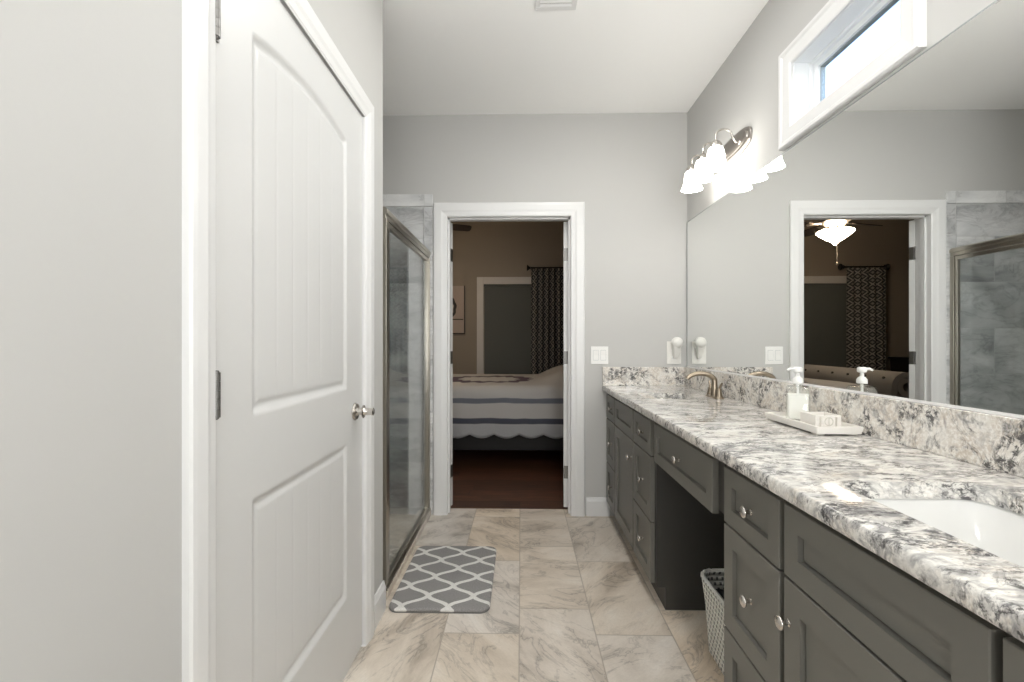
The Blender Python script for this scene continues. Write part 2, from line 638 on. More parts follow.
def obj(name, bm, m, parent=None, smooth=False, bevel=0.0, seg=2, angle=40):
    """link a bmesh (built in world coordinates) as one object, under its thing when it is a part"""
    me = bpy.data.meshes.new(name)
    if parent is not None:
        bmesh.ops.translate(bm, verts=bm.verts, vec=-root_of(parent).location)
    bm.normal_update()
    bm.to_mesh(me)
    bm.free()
    for mm in (m if isinstance(m, (list, tuple)) else [m]):
        me.materials.append(M[mm])
    o = bpy.data.objects.new(name, me)
    COL.objects.link(o)
    if parent is not None:
        o.parent = parent
    if smooth:
        for p in me.polygons:
            p.use_smooth = True
        if smooth != 'all':
            me.set_sharp_from_angle(angle=math.radians(angle))
    if bevel:
        b = o.modifiers.new('bevel', 'BEVEL')
        b.width = bevel
        b.segments = seg
        b.limit_method = 'ANGLE'
        b.angle_limit = math.radians(35)
        b.harden_normals = False
    return o


def rebase(o):
    """move a top-level mesh's origin to the middle of its underside"""
    vs = o.data.vertices
    lo = [min(v.co[i] for v in vs) for i in range(3)]
    hi = [max(v.co[i] for v in vs) for i in range(3)]
    c = Vector(((lo[0] + hi[0]) / 2, (lo[1] + hi[1]) / 2, lo[2]))
    o.data.transform(Matrix.Translation(-c))
    o.location = c
    return o


def tag(o, label, cat, group=None):
    o['label'] = label
    o['category'] = cat
    if group:
        o['group'] = group
    return o


def thing(name, label, cat, loc, group=None):
    o = bpy.data.objects.new(name, None)
    o.empty_display_size = .05
    COL.objects.link(o)
    o.location = loc
    return tag(o, label, cat, group)


def struct(name, bm, m, label=None, parent=None, **kw):
    o = obj(name, bm, m, parent, **kw)
    if parent is None:
        o['kind'] = 'structure'
    if label:
        o['label'] = label
    return o


def structroot(name, label, loc):
    o = bpy.data.objects.new(name, None)
    COL.objects.link(o)
    o.location = loc
    o['kind'] = 'structure'
    o['label'] = label
    return o


def copy_tree(o, parent=None):
    c = o.copy()
    COL.objects.link(c)
    c.parent = parent
    for ch in list(o.children):
        copy_tree(ch, c)
    return c


# ------------------------------------------------------------------ the room shell
XL, XR, YF, YB, ZC = -.612, 1.126, 3.105, -1.7, 2.735
WT = .115
XS = -1.62                                # shower's left wall
YD0, YD1, ZD = .884, 1.760, 2.062         # closet doorway
DX0, DX1, DZ = -.503, .337, 2.036         # bedroom doorway (casing inner)
CY = 2.004                                 # end of the left wall, shower begins

struct('floor', boxes((XS - .1, XR + .12, YB - .1, YF + .115, -.05, 0)), 'floor')
struct('ceiling', boxes((XS - .1, XR + .12, YB - .1, YF, ZC, ZC + .06)), 'ceiling')
struct('wall_left', boxes(
    (XL - WT, XL, YB, YD0, 0, ZC), (XL - WT, XL, YD1, CY, 0, ZC), (XL - WT, XL, YD0, YD1, ZD, ZC),
    (XL - WT, XL - .04, CY, 2.075, 0, ZC), (XS, XL - WT, CY - .12, 2.075, 0, ZC)), 'wall')
CYS = 2.075
struct('wall_shower_left', boxes((XS - .1, XS, CY - .12, YF, 0, ZC)), 'wall')
struct('wall_far', boxes(
    (XS - .1, DX0 - .015, YF, YF + .115, 0, ZC + .06), (DX1 + .015, XR + .12, YF, YF + .115, 0, ZC + .06),
    (DX0 - .015, DX1 + .015, YF, YF + .115, DZ + .015, ZC + .06)), 'wall')
# right wall with the high window hole
WY0, WY1, WZ0, WZ1 = 1.355, 1.905, 2.072, 2.338
struct('wall_right', boxes(
    (XR, XR + .12, YB, WY0, 0, ZC), (XR, XR + .12, WY1, YF, 0, ZC),
    (XR, XR + .12, WY0, WY1, 0, WZ0), (XR, XR + .12, WY0, WY1, WZ1, ZC)), 'wall')
struct('wall_back', boxes((XL - WT, XR + .12, YB - .1, YB, 0, ZC)), 'wall')

# baseboards
def base_profile(d=.014, h=.125):
    return [(0, 0), (d, 0), (d, h - .025), (d * .55, h - .008), (d * .45, h), (0, h)]


bm = bmesh.new()
prism(bm, [(XL + a, b) for a, b in base_profile()], 1, YD1 + .09, CY)
prism(bm, [(XL + a, b) for a, b in base_profile()], 1, YB, YD0 - .09)
struct('baseboard_left', bm, 'trim', 'white baseboard of the left wall')
bm = bmesh.new()
prism(bm, [(YF - a, b) for a, b in base_profile()], 0, DX1 + .107, .60)
struct('baseboard_far', bm, 'trim', 'white baseboard between bedroom doorway and vanity')


def casing(bm, axis, face, sgn, a0, a1, z1, w=.09, t=.02, z0=0.0):
    """three-sided stepped door casing; opening a0..a1 wide, z1 high, on a wall plane (axis = wall normal)"""
    prof = [(0, 0), (0, t * .4), (.006, t * .6), (w * .3, t * .75), (w * .45, t * .95), (w * .8, t), (w - .004, t * .95), (w, t * .7), (w, 0)]

    def P(u, z, d):
        return (face + sgn * d, u, z) if axis == 0 else (u, face + sgn * d, z)
    paths = [[(a0 - q, z0), (a0 - q, z1 + q), (a1 + q, z1 + q), (a1 + q, z0)] for q, d in prof]
    rows = [[bm.verts.new(P(u, z, d)) for u, z in pth] for pth, (q, d) in zip(paths, prof)]
    fs = []
    for A, B in zip(rows, rows[1:]):
        for k in range(3):
            fs.append(bm.faces.new((A[k], A[k + 1], B[k + 1], B[k])))
    bmesh.ops.recalc_face_normals(bm, faces=fs)


bm = bmesh.new()
casing(bm, 0, XL, 1, YD0 + .005, YD1 - .005, ZD - .006, w=.080, t=.019)
bx(bm, XL - WT, XL + .004, YD0, YD0 + .006, 0, ZD)
bx(bm, XL - WT, XL + .004, YD1 - .006, YD1, 0, ZD)
bx(bm, XL - WT, XL + .004, YD0, YD1, ZD - .006, ZD)
struct('trim_1', bm, 'trim', 'white stepped casing around the closed panel door on the left')
bm = bmesh.new()
casing(bm, 1, YF, -1, DX0, DX1, DZ, w=.094, t=.02)
for x0, x1 in ((DX0 - .015, DX0), (DX1, DX1 + .015)):
    bx(bm, x0, x1, YF, YF + .115, 0, DZ)
bx(bm, DX0, DX1, YF, YF + .115, DZ, DZ + .015)
# stops
bx(bm, DX0, DX0 + .011, YF + .030, YF + .066, 0, DZ)
bx(bm, DX1 - .011, DX1, YF + .030, YF + .066, 0, DZ)
bx(bm, DX0, DX1, YF + .030, YF + .066, DZ - .011, DZ)
casing(bm, 1, YF + .115, 1, DX0, DX1, DZ, w=.094, t=.02)
struct('trim_2', bm, 'trim', 'white stepped casing and jamb of the doorway into the bedroom')

# ------------------------------------------------------------------ the closed panel door on the left
d1 = structroot('door_1', 'closed white arch-top plank panel door on the left wall', (XL, (YD0 + YD1) / 2, 0))
Y0, Y1, Z0, Z1 = YD0 + .009, YD1 - .009, .012, ZD - .009
DF = XL - .003


def sstep(a, b, x):
    t = min(1, max(0, (x - a) / (b - a)))
    return t * t * (3 - 2 * t)


def door_depth(y, z):
    """how far the face is sunk at (y, z)"""
    yc = (1.028 + 1.598) / 2
    best = 0.0
    for (ya, yb, za, zb, arch) in ((1.028, 1.598, 1.013, 1.893, .038), (1.028, 1.598, .275, .823, 0)):
        top = zb + (arch * (1 - ((y - yc) / .285) ** 2) if arch else 0)
        ds, dv = min(y - ya, yb - y), min(z - za, top - z)
        d = min(ds, dv)
        if d <= 0:
            continue
        amp = .0068 + .0037 * sstep(.3, .7, ds / (ds + dv))          # the upright mouldings are shallower
        dep = amp * sstep(0, .019, d) - (amp - .006) * sstep(.026, .034, d)
        if d > .034:
            q = (y - (1.028 + .034)) / ((1.598 - 1.028 - .068) / 6)
            dist = abs(q - round(q)) * (1.598 - 1.028 - .068) / 6
            if 0 < round(q) < 6:
                dep += .0010 * max(0, 1 - dist / .0045)
        best = dep
    return best


bm = bmesh.new()
ys = [Y0 + (Y1 - Y0) * i / 210 for i in range(211)]
zs = [Z0 + (Z1 - Z0) * i / 340 for i in range(341)]
# sharper sampling across the horizontal mouldings
grid = [[bm.verts.new((DF - door_depth(y, z), y, z)) for y in ys] for z in zs]
for a, b in zip(grid, grid[1:]):
    for k in range(len(ys) - 1):
        bm.faces.new((a[k], a[k + 1], b[k + 1], b[k]))
# edges and back
rim = grid[0] + [r[-1] for r in grid[1:-1]] + grid[-1][::-1] + [r[0] for r in grid[1:-1]][::-1]
back = [bm.verts.new((DF - .036, v.co.y, v.co.z)) for v in rim]
n = len(rim)
for k in range(n):
    bm.faces.new((rim[(k + 1) % n], rim[k], back[k], back[(k + 1) % n]))
bm.faces.new(back)
obj('door_slab', bm, 'door', d1, smooth='sharp', angle=50)
for zc in (1.832, 1.078, .325):
    bm = bmesh.new()
    yk = Y0 - .0035
    for k in range(5):
        z = zc - .045 + k * .018
        lathe(bm, [(.0076, .0004), (.0076, .0176)], (DF + .0115, yk, z), 2, 14)
    lathe(bm, [(.003, -.004), (.005, -.002), (.005, .0)], (DF + .0115, yk, zc - .045), 2, 12)
    lathe(bm, [(.005, 0), (.005, .002), (.003, .004)], (DF + .0115, yk, zc + .045), 2, 12)
    bx(bm, DF + .0005, DF + .0045, yk, yk + .020, zc - .044, zc + .044)
    obj('hinge', bm, 'hinge', d1, smooth='sharp', angle=30)
bm = bmesh.new()
lathe(bm, [(.033, 0), (.033, .003), (.029, .008), (.016, .010), (.0125, .014), (.0120, .026), (.020, .029),
           (.0235, .031), (.0235, .0335), (.016, .036), (.0135, .040), (.0130, .060), (.0142, .066), (.0142, .069), (.010, .071)],
      (DF + .0003, 1.672, .925), 0, 28)
k = obj('door_knob', bm, 'nickel', d1, smooth='sharp', angle=35)
k['label'] = 'brushed nickel door knob'

# ------------------------------------------------------------------ shower
TZ = 2.19                                 # top of the tile
struct('wall_shower_far', boxes((XS, -.668, YF - .010, YF, 0, TZ - .085)), 'tile_x', 'grey veined tile on the far wall of the shower')
struct('wall_shower_side', boxes((XS, XS + .01, CYS + .01, YF - .01, 0, TZ - .085)), 'tile_y', 'grey veined tile on the left wall of the shower')
struct('wall_shower_near', boxes((XS + .01, XL - .04, CYS, CYS + .01, 0, TZ - .085)), 'tile_x', 'grey veined tile on the near wall of the shower')
bm = boxes((XS, -.602, YF - .013, YF, TZ - .083, TZ))
struct('trim_3', bm, 'tile_border', 'pale grey border tile along the top of the shower tile', bevel=.004)
bm = boxes((-.666, -.602, YF - .013, YF, 0, TZ - .085))
struct('trim_4', bm, 'tile_border', 'upright border tile beside the bedroom doorway', bevel=.004)
struct('trim_5', boxes((XS, XS + .013, CYS, YF - .014, TZ - .083, TZ), (XS + .014, XL - .04, CYS, CYS + .013, TZ - .083, TZ)), 'tile_border',
       'pale border tile around the other shower walls')
struct('trim_6', boxes((-.70, -.612, CYS + .001, YF - .014, 0, .035)), 'floor', 'low tiled curb of the shower', bevel=.003)
struct('floor_shower', boxes((XS + .011, XL - .04, CYS + .011, YF - .011, 0, .006)), 'floor')

GX = -.637
se = thing('shower_enclosure', 'glass shower front in a brushed nickel frame beside the bedroom doorway', 'shower', (GX, 2.6, .035))
YJ0, YJ1 = CYS + .006, YF - .0145
HZ = 1.805
bm = bmesh.new()
prism(bm, [(GX - .022, HZ - .055), (GX - .022, HZ - .012), (GX - .014, HZ), (GX + .010, HZ), (GX + .022, HZ - .010), (GX + .022, HZ - .030),
           (GX + .015, HZ - .033), (GX + .015, HZ - .055)], 1, YJ0, YJ1)
obj('header', bm, 'frame_nickel', se, bevel=.0015)
for nm, a, b in (('near', YJ0, YJ0 + .036), ('far', YJ1 - .026, YJ1)):
    bm = boxes((GX - .018, GX + .018, a, b, .058, HZ - .056))
    obj('jamb', bm, 'frame_nickel', se, bevel=.002)
bm = bmesh.new()
prism(bm, [(GX - .022, .0355), (GX + .022, .0355), (GX + .022, .046), (GX + .012, .057), (GX - .022, .057)], 1, YJ0, YJ1)
obj('sill_track', bm, 'frame_nickel', se, bevel=.001)
dp = obj('door_panel', boxes((GX - .003, GX + .003, YJ0 + .067, YJ1 - .045, .072, HZ - .08)), 'shower_glass', se)
bm = boxes((GX - .009, GX + .013, YJ0 + .05, YJ0 + .068, .062, HZ - .060), (GX - .009, GX + .013, YJ1 - .046, YJ1 - .030, .062, HZ - .060),
           (GX - .009, GX + .013, YJ0 + .068, YJ1 - .046, .062, .074), (GX - .009, GX + .013, YJ0 + .068, YJ1 - .046, HZ - .082, HZ - .060))
obj('door_frame', bm, 'frame_nickel', dp, bevel=.0015)

# ------------------------------------------------------------------ vanity cabinets
FX = .577        # front of the overlay fronts
CX = .598        # front of the carcasses
CB = 1.120       # back
CT = .846        # top of the carcasses


def front(bm, y0, y1, z0, z1, rail=.052, rec=.012, th=.020):
    """shaker front facing -X with a recessed flat panel"""
    a = [(y0, z0), (y1, z0), (y1, z1), (y0, z1)]
    i = [(y0 + rail, z0 + rail), (y1 - rail, z0 + rail), (y1 - rail, z1 - rail), (y0 + rail, z1 - rail)]
    r2 = rail + .0006
    j = [(y0 + r2, z0 + r2), (y1 - r2, z0 + r2), (y1 - r2, z1 - r2), (y0 + r2, z1 - r2)]
    e = .0018
    A0 = [bm.verts.new((FX + th, *q)) for q in a]
    A1 = [bm.verts.new((FX + e, *q)) for q in a]
    A2 = [bm.verts.new((FX, q[0] + (e if q[0] == y0 else -e), q[1] + (e if q[1] == z0 else -e))) for q in a]
    I1 = [bm.verts.new((FX, *q)) for q in i]
    J = [bm.verts.new((FX + rec + .005, *q)) for q in j]
    r3, r4 = rail + .0038, rail + .0044
    q3 = [(y0 + r3, z0 + r3), (y1 - r3, z0 + r3), (y1 - r3, z1 - r3), (y0 + r3, z1 - r3)]
    q4 = [(y0 + r4, z0 + r4), (y1 - r4, z0 + r4), (y1 - r4, z1 - r4), (y0 + r4, z1 - r4)]
    K = [bm.verts.new((FX + rec + .005, *q)) for q in q3]
    L = [bm.verts.new((FX + rec - .002, *q)) for q in q4]
    fs = [bm.faces.new(A0), bm.faces.new(L)]
    for P, Q in ((A0, A1), (A1, A2), (A2, I1), (I1, J), (J, K), (K, L)):
        for k in range(4):
            fs.append(bm.faces.new((P[k], P[(k + 1) % 4], Q[(k + 1) % 4], Q[k])))
    bmesh.ops.recalc_face_normals(bm, faces=fs)


def cab_knob(parent, y, z, x=FX):
    bm = bmesh.new()
    lathe(bm, [(.0085, 0), (.0085, .002), (.0055, .004), (.0048, .012), (.0075, .0155), (.0145, .018), (.0155, .0205), (.0140, .0235), (.0085, .0258), (.001, .0268)],
          (x, y, z), 0, 22, sign=-1)
    return obj('knob', bm, 'nickel', parent, smooth='sharp', angle=50)


TOE = [(CX, .10), (.637, .10), (.637, 0), (CB, 0), (CB, CT), (CX, CT)]


def drawer_cabinet(y0, y1, fy0, fy1, ends, label):
    t = thing('drawer_cabinet', label, 'cabinet', ((CX + CB) / 2, (y0 + y1) / 2, 0), 'vanity drawer cabinets')
    bm = bmesh.new()
    prism(bm, TOE[:4] + [(CB, .66), (CX, .66)], 1, y0, y1)
    bx(bm, CX, .640, y0, y1, .66, CT)
    for a, b in ends:
        bx(bm, .640, CB, a, b, .66, CT)
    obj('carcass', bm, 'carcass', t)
    for za, zb in ((.674, .829), (.381, .668), (.108, .375)):
        bm = bmesh.new()
        front(bm, fy0, fy1, za, zb, .052 if zb - za > .2 else .046)
        d = obj('drawer', bm, 'cabinet', t)
        cab_knob(d, (fy0 + fy1) / 2 + .005, (za + zb) / 2 - .003, FX + .010)
    return t


def sink_cabinet(y0, y1, fy0, fy1, knob_y, label):
    t = thing('sink_cabinet', label, 'cabinet', ((CX + CB) / 2, (y0 + y1) / 2, 0), 'vanity sink cabinets')
    bm = bmesh.new()
    for a, b in ((y0, y0 + .016), (y1 - .016, y1)):
        prism(bm, TOE[:4] + [(CB, .66), (CX, .66)], 1, a, b)
    bx(bm, CX, CB, y0 + .016, y1 - .016, .10, .118)
    bx(bm, .637, .655, y0 + .016, y1 - .016, 0, .10)
    bx(bm, CX, CX + .018, y0, y1, .82, CT)
    bx(bm, CX, CX + .018, y0, y1, .661, .69)
    bx(bm, CB - .008, CB, y0 + .016, y1 - .016, .118, CT)
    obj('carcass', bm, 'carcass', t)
    bm = bmesh.new()
    front(bm, fy0, fy1, .674, .829, .050)
    obj('false_front', bm, 'cabinet', t)
    bm = bmesh.new()
    front(bm, fy0, fy1, .108, .668, .058)
    d = obj('cabinet_door', bm, 'cabinet', t)
    cab_knob(d, knob_y, .578)
    return t


drawer_cabinet(2.817, 3.099, 2.823, 3.085, [(3.083, 3.099)], 'dark grey three-drawer vanity cabinet in the far corner by the baseboard')
sink_cabinet(2.357, 2.815, 2.362, 2.811, 2.395, 'dark grey vanity sink cabinet below the far faucet')
drawer_cabinet(2.020, 2.355, 2.042, 2.349, [(2.020, 2.036)], 'dark grey three-drawer vanity cabinet on the far side of the knee space')
drawer_cabinet(1.018, 1.338, 1.029, 1.306, [(1.322, 1.338)], 'dark grey three-drawer vanity cabinet between the woven basket and the near sink')
sink_cabinet(.566, 1.016, .572, 1.011, .992, 'dark grey vanity sink cabinet nearest the camera with wide false front')
drawer_cabinet(.25, .564, .262, .558, [(.25, .266)], 'dark grey vanity cabinet cut off at the lower right corner')

t = thing('knee_drawer', 'wide dark grey single drawer hung under the counter over the knee space', 'drawer', (.85, 1.68, .66))
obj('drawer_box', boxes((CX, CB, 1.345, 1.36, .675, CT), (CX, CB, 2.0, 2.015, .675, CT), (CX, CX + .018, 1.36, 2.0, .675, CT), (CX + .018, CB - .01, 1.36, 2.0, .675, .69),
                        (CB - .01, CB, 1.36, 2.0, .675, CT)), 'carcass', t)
bm = bmesh.new()
front(bm, 1.386, 1.985, .664, .829, .046)
d = obj('drawer_front', bm, 'cabinet', t)
cab_knob(d, 1.70, .745, FX + .010)

# ------------------------------------------------------------------ countertop with two sink holes
CZ0, CZ1, CFX, CBX = .850, .885, .551, 1.119
SINKS = [(.664, .965, .585, .982), (.662, .930, 2.385, 2.645)]     # x0 x1 y0 y1
ct = thing('countertop', 'speckled white and grey granite counter running along the right wall', 'countertop', (.84, 1.67, CZ0))
bm = bmesh.new()
loops = [[(CFX, .235), (CBX, .235), (CBX, YF - .003), (CFX, YF - .003)]] + [rrect(a, b, c, d, .045, 8) for a, b, c, d in SINKS]
edges = []
for lp in loops:
    vs = [bm.verts.new((x, y, CZ1)) for x, y in lp]
    edges += [bm.edges.new((vs[i], vs[(i + 1) % len(vs)])) for i in range(len(vs))]
res = bmesh.ops.triangle_fill(bm, edges=edges, use_beauty=True)
top = [f for f in res['geom'] if isinstance(f, bmesh.types.BMFace)]
ex = bmesh.ops.extrude_face_region(bm, geom=top)
bmesh.ops.translate(bm, verts=[v for v in ex['geom'] if isinstance(v, bmesh.types.BMVert)], vec=(0, 0, CZ0 - CZ1))
bmesh.ops.recalc_face_normals(bm, faces=bm.faces)
be = [e for e in bm.edges if all(abs(v.co.x - CFX) < 1e-5 for v in e.verts) and abs(e.verts[0].co.z - e.verts[1].co.z) < 1e-5 and e.calc_length() > 1]
bmesh.ops.bevel(bm, geom=be, offset=.008, segments=4, profile=.5, affect='EDGES')
obj('slab', bm, 'granite', ct, smooth='sharp', angle=30)
obj('backsplash', boxes((1.100, CBX, .235, YF - .003, CZ1, 1.012)), 'granite_splash', ct, bevel=.002)
obj('side_splash', boxes((CFX + .001, 1.0995, YF - .023, YF - .003, CZ1, 1.012)), 'granite_splash', ct, bevel=.002)

for i, (a, b, c, d) in enumerate(SINKS):
    s = thing('undermount_sink', ('white rectangular undermount sink nearest the camera at the right edge of the counter',
                                  'white rectangular undermount sink at the far end below the curved faucet')[i], 'sink',
              ((a + b) / 2, (c + d) / 2, .70), 'undermount sinks')
    bm = bmesh.new()
    L = []
    o_ = .014
    for ins, z, r in ((-o_ - .012, .8495, .055), (-o_ - .012, .838, .055), (-.012, .838, .05), (.030, .735, .05), (.10, .703, .05)):
        L.append([(x, y, z) for x, y in rrect(a + ins, b - ins, c + ins, d - ins, r - (0 if ins < 0 else 0), 8)])
    inn = [[(x, y, .8495) for x, y in rrect(a - .004, b + .004, c - .004, d + .004, .049, 8)],
           [(x, y, .835) for x, y in rrect(a + .002, b - .002, c + .002, d - .002, .048, 8)],
           [(x, y, .760) for x, y in rrect(a + .030, b - .030, c + .045, d - .045, .05, 8)],
           [(x, y, .730) for x, y in rrect(a + .060, b - .060, c + .09, d - .09, .05, 8)],
           [(x, y, .722) for x, y in rrect(a + .105, b - .105, c + .15, d - .15, .035, 8)]]
    loft(bm, L[::-1] + inn)
    obj('basin', bm, 'porcelain', s, smooth='sharp', angle=60)
    bm = bmesh.new()
    lathe(bm, [(.024, 0), (.024, .002), (.018, .003), (.016, .001)], ((a + b) / 2, (c + d) / 2, .7222), 2, 20)
    obj('drain', bm, 'nickel', s, smooth='sharp')


def faucet(yc, label):
    f = thing('faucet', label, 'faucet', (1.035, yc, CZ1), 'vanity faucets')
    z = CZ1 + .0004
    bm = bmesh.new()
    loft(bm, [[(x, y, zz) for x, y in rrect(1.035 - .026 + i, 1.035 + .026 - i, yc - .078 + i, yc + .078 - i, .024 - i * .5, 6)]
              for i, zz in ((0, z), (0, z + .006), (.004, z + .011))])
    obj('base_plate', bm, 'bronze', f, smooth='sharp')
    bm = bmesh.new()
    pts = [(1.035, yc, z + .010), (1.035, yc, z + .060)]
    for k in range(15):
        a = PI * k / 14 * .92
        pts.append((1.035 - .068 + .068 * math.cos(a) - .012 * k / 14, yc, z + .088 + .040 * math.sin(a)))
    rad = [.022, .0155] + [.0145 - .003 * k / 14 for k in range(15)]
    tube(bm, pts, rad, 14)
    obj('spout', bm, 'bronze', f, smooth='sharp', angle=60)
    for s in (-1, 1):
        bm = bmesh.new()
        y = yc + s * .054
        lathe(bm, [(.019, 0), (.0165, .012), (.0125, .032), (.0115, .040), (.006, .044)], (1.035, y, z + .010), 2, 18)
        tube(bm, [(1.035, y, z + .045), (1.037, y + s * .010, z + .062), (1.040, y + s * .026, z + .082)], [.0075, .0065, .005], 10)
        obj('lever', bm, 'bronze', f, smooth='sharp', angle=50)
    return f


fa = faucet(2.455, 'champagne bronze two-lever faucet with curved spout behind the far sink')
fb = copy_tree(fa)
fb.location.y = .755
fb['label'] = 'champagne bronze faucet behind the near sink, just past the right edge'

# ------------------------------------------------------------------ mirror
mr = thing('wall_mirror', 'large frameless mirror covering the right wall above the granite backsplash', 'mirror', (1.122, 1.68, 1.0145))
bm = boxes((1.1195, 1.1200, .30, YF - .020, 1.0195, 1.984))
obj('mirror_face', bm, 'mirror', mr)
obj('mirror_back', boxes((1.1201, 1.1255, .2995, YF - .004, 1.0150, 1.9895)), 'mirror_edge', mr)

obj('bottom_channel', boxes((1.1165, 1.1194, .2995, YF - .024, 1.0124, 1.0194)), 'trim', mr)['label'] = 'white strip along the bottom edge'

# ------------------------------------------------------------------ high window
w1 = structroot('window_1', 'small high awning window above the mirror', (XR, (WY0 + WY1) / 2, WZ0))
bm = bmesh.new()
wp = [(0, 0), (0, .013), (.006, .016), (.050, .018), (.058, .024), (.070, .024), (.074, .016), (.074, 0)]
rows = []
for q, d_ in wp:
    rows.append([bm.verts.new((XR - d_, y, z)) for y, z in
                 ((WY0 + .004 - q, WZ0 + .004 - q), (WY1 - .004 + q, WZ0 + .004 - q), (WY1 - .004 + q, WZ1 - .004 + q), (WY0 + .004 - q, WZ1 - .004 + q))])
fs = []
for A, B in zip(rows, rows[1:]):
    for k in range(4):
        fs.append(bm.faces.new((A[k], A[(k + 1) % 4], B[(k + 1) % 4], B[k])))
bmesh.ops.recalc_face_normals(bm, faces=fs)
obj('window_casing', bm, 'trim', w1)
ring = lambda x0, x1, i0, i1: ((x0, x1, WY0 + i0, WY0 + i1, WZ0 + i0, WZ1 - i0), (x0, x1, WY1 - i1, WY1 - i0, WZ0 + i0, WZ1 - i0),
                               (x0, x1, WY0 + i1, WY1 - i1, WZ0 + i0, WZ0 + i1), (x0, x1, WY0 + i1, WY1 - i1, WZ1 - i1, WZ1 - i0))
obj('jamb_liner', boxes(*ring(XR - .001, XR + .119, .0005, .006)), 'vinyl', w1)
obj('window_frame', boxes(*ring(XR + .060, XR + .119, .0065, .020)), 'vinyl', w1, bevel=.002)
obj('sash', boxes(*ring(XR + .072, XR + .108, .0205, .044)), 'vinyl', w1, bevel=.002)
obj('gasket', boxes(*ring(XR + .082, XR + .100, .0445, .0475)), 'gasket', w1)
obj('pane', boxes((XR + .089, XR + .093, WY0 + .048, WY1 - .048, WZ0 + .048, WZ1 - .048)), 'window_glass', w1)

# ------------------------------------------------------------------ vanity lights


def vanity_light(yc, label):
    t = thing('vanity_light', label, 'light', (XR, yc, 2.2), 'three-shade vanity lights')
    bm = bmesh.new()
    zc = 2.203
    L = []
    for ins, x in ((0, XR - .0005), (0, XR - .006), (.006, XR - .011), (.017, XR - .0135), (.020, XR - .022), (.030, XR - .026)):
        hw, hh = .235 - ins, .063 - ins
        n_ = 40
        pts = []
        for k in range(n_):
            a = 2 * PI * k / n_
            ca, sa = math.cos(a), math.sin(a)
            # long oval with pointed-round ends
            pts.append((x, yc + hw * math.copysign(abs(ca) ** .72, ca), zc + hh * math.copysign(abs(sa) ** .7, sa)))
        L.append(pts)
    loft(bm, L)
    obj('backplate', bm, 'plate_nickel', t, smooth='sharp', angle=35)
    for dy in (-.16, 0, .16):
        y = yc + dy
        bm = bmesh.new()
        pts = [(XR - .020, y, zc - .018), (XR - .045, y, zc - .016), (XR - .062, y, zc + .010)]
        for k in range(11):
            a = PI * k / 10
            pts.append((XR - .105 + .040 * math.cos(a), y, zc + .018 + .032 * math.sin(a)))
        pts.append((XR - .146, y, zc - .010))
        tube(bm, pts, .0052, 10)
        lathe(bm, [(.012, 0), (.012, .003), (.007, .007)], (XR - .026, y, zc - .018), 0, 16, sign=-1)
        a_ = obj('arm', bm, 'nickel', t, smooth='sharp', angle=60)
        bm = bmesh.new()
        lathe(bm, [(.030, -.036), (.031, -.026), (.028, -.012), (.020, -.002), (.010, .004), (.006, .008)], (XR - .146, y, zc - .012), 2, 22)
        obj('socket_cup', bm, 'nickel', a_, smooth='sharp')
        bm = bmesh.new()
        zt = zc - .038
        outer = [(.026, 0), (.034, -.010), (.040, -.028), (.042, -.050), (.045, -.072), (.051, -.092), (.059, -.110)]
        inner = [(r - .003, h) for r, h in outer[::-1]]
        prof = outer + [(.0575, -.1105)] + inner[1:]
        lathe(bm, prof, (XR - .146, y, zt), 2, 28)
        s_ = obj('shade', bm, 'shade', t, smooth='sharp', angle=60)
        s_['label'] = 'lit frosted bell shade'
    return t


va = vanity_light(2.47, 'lit nickel three-shade vanity light on the right wall above the mirror')
vb = copy_tree(va)
vb.location.y = .56
vb['label'] = 'lit nickel three-shade vanity light nearest the camera, beyond the window'

# ------------------------------------------------------------------ small things on the walls
sw = thing('light_switch', 'white double rocker light switch on the wall right of the bedroom doorway', 'switch', (.535, YF, 1.03))
obj('plate', boxes((.474, .592, YF - .006, YF - .0003, 1.030, 1.150)), 'plastic', sw, bevel=.003)
for x in (.508, .558):
    bm = bmesh.new()
    prism(bm, [(YF - .0062, 1.058), (YF - .0095, 1.058), (YF - .0070, 1.090), (YF - .0085, 1.124), (YF - .0062, 1.124)], 0, x - .017, x + .017)
    obj('rocker', bm, 'plastic', sw)
    bm = boxes((x - .0182, x + .0182, YF - .0063, YF - .0061, 1.0565, 1.1255))
    obj('rocker_gap', bm, 'gasket', sw)  # grey outline drawn as the shadow in the gap round the rocker

ou = thing('wall_outlet', 'white wall outlet plate low in the far right corner', 'outlet', (1.035, YF, 1.03))
obj('plate', boxes((.987, 1.083, YF - .006, YF - .0003, 1.032, 1.185)), 'plug_white', ou, bevel=.003)
for dz in (1.075, 1.130):
    bm = bmesh.new()
    prism(bm, rrect(1.018, 1.052, dz - .014, dz + .014, .010, 5), 1, YF - .0078, YF - .0061)
    sk = obj('socket', bm, 'plastic', ou)
    bm = boxes((1.027, 1.0295, YF - .0080, YF - .0077, dz - .004, dz + .006), (1.0405, 1.043, YF - .0080, YF - .0077, dz - .004, dz + .006))
    obj('slot', bm, 'slot', sk)
pf = thing('plug_in_air_freshener', 'white round plug-in air freshener in the wall outlet by the mirror', 'air freshener', (1.040, YF - .01, 1.06))
bm = bmesh.new()
ball(bm, (1.042, YF - .047, 1.176), .039, 24, (1, .78, .98))
lathe(bm, [(.024, 1.150), (.027, 1.160), (.022, 1.168)], (1.042, YF - .047, 0), 2, 20)
obj('globe', bm, 'plug_white', pf, smooth='all')
bm = bmesh.new()
loft(bm, [[(x, YF - d_, z) for x, d_ in rrect(1.040 - w_, 1.040 + w_, .0085, .0085 + dd, .006, 4)]
          for w_, dd, z in ((.012, .022, 1.070), (.017, .034, 1.095), (.021, .048, 1.130), (.024, .055, 1.150))])
obj('plug_body', bm, 'plug_white', pf, smooth='sharp')

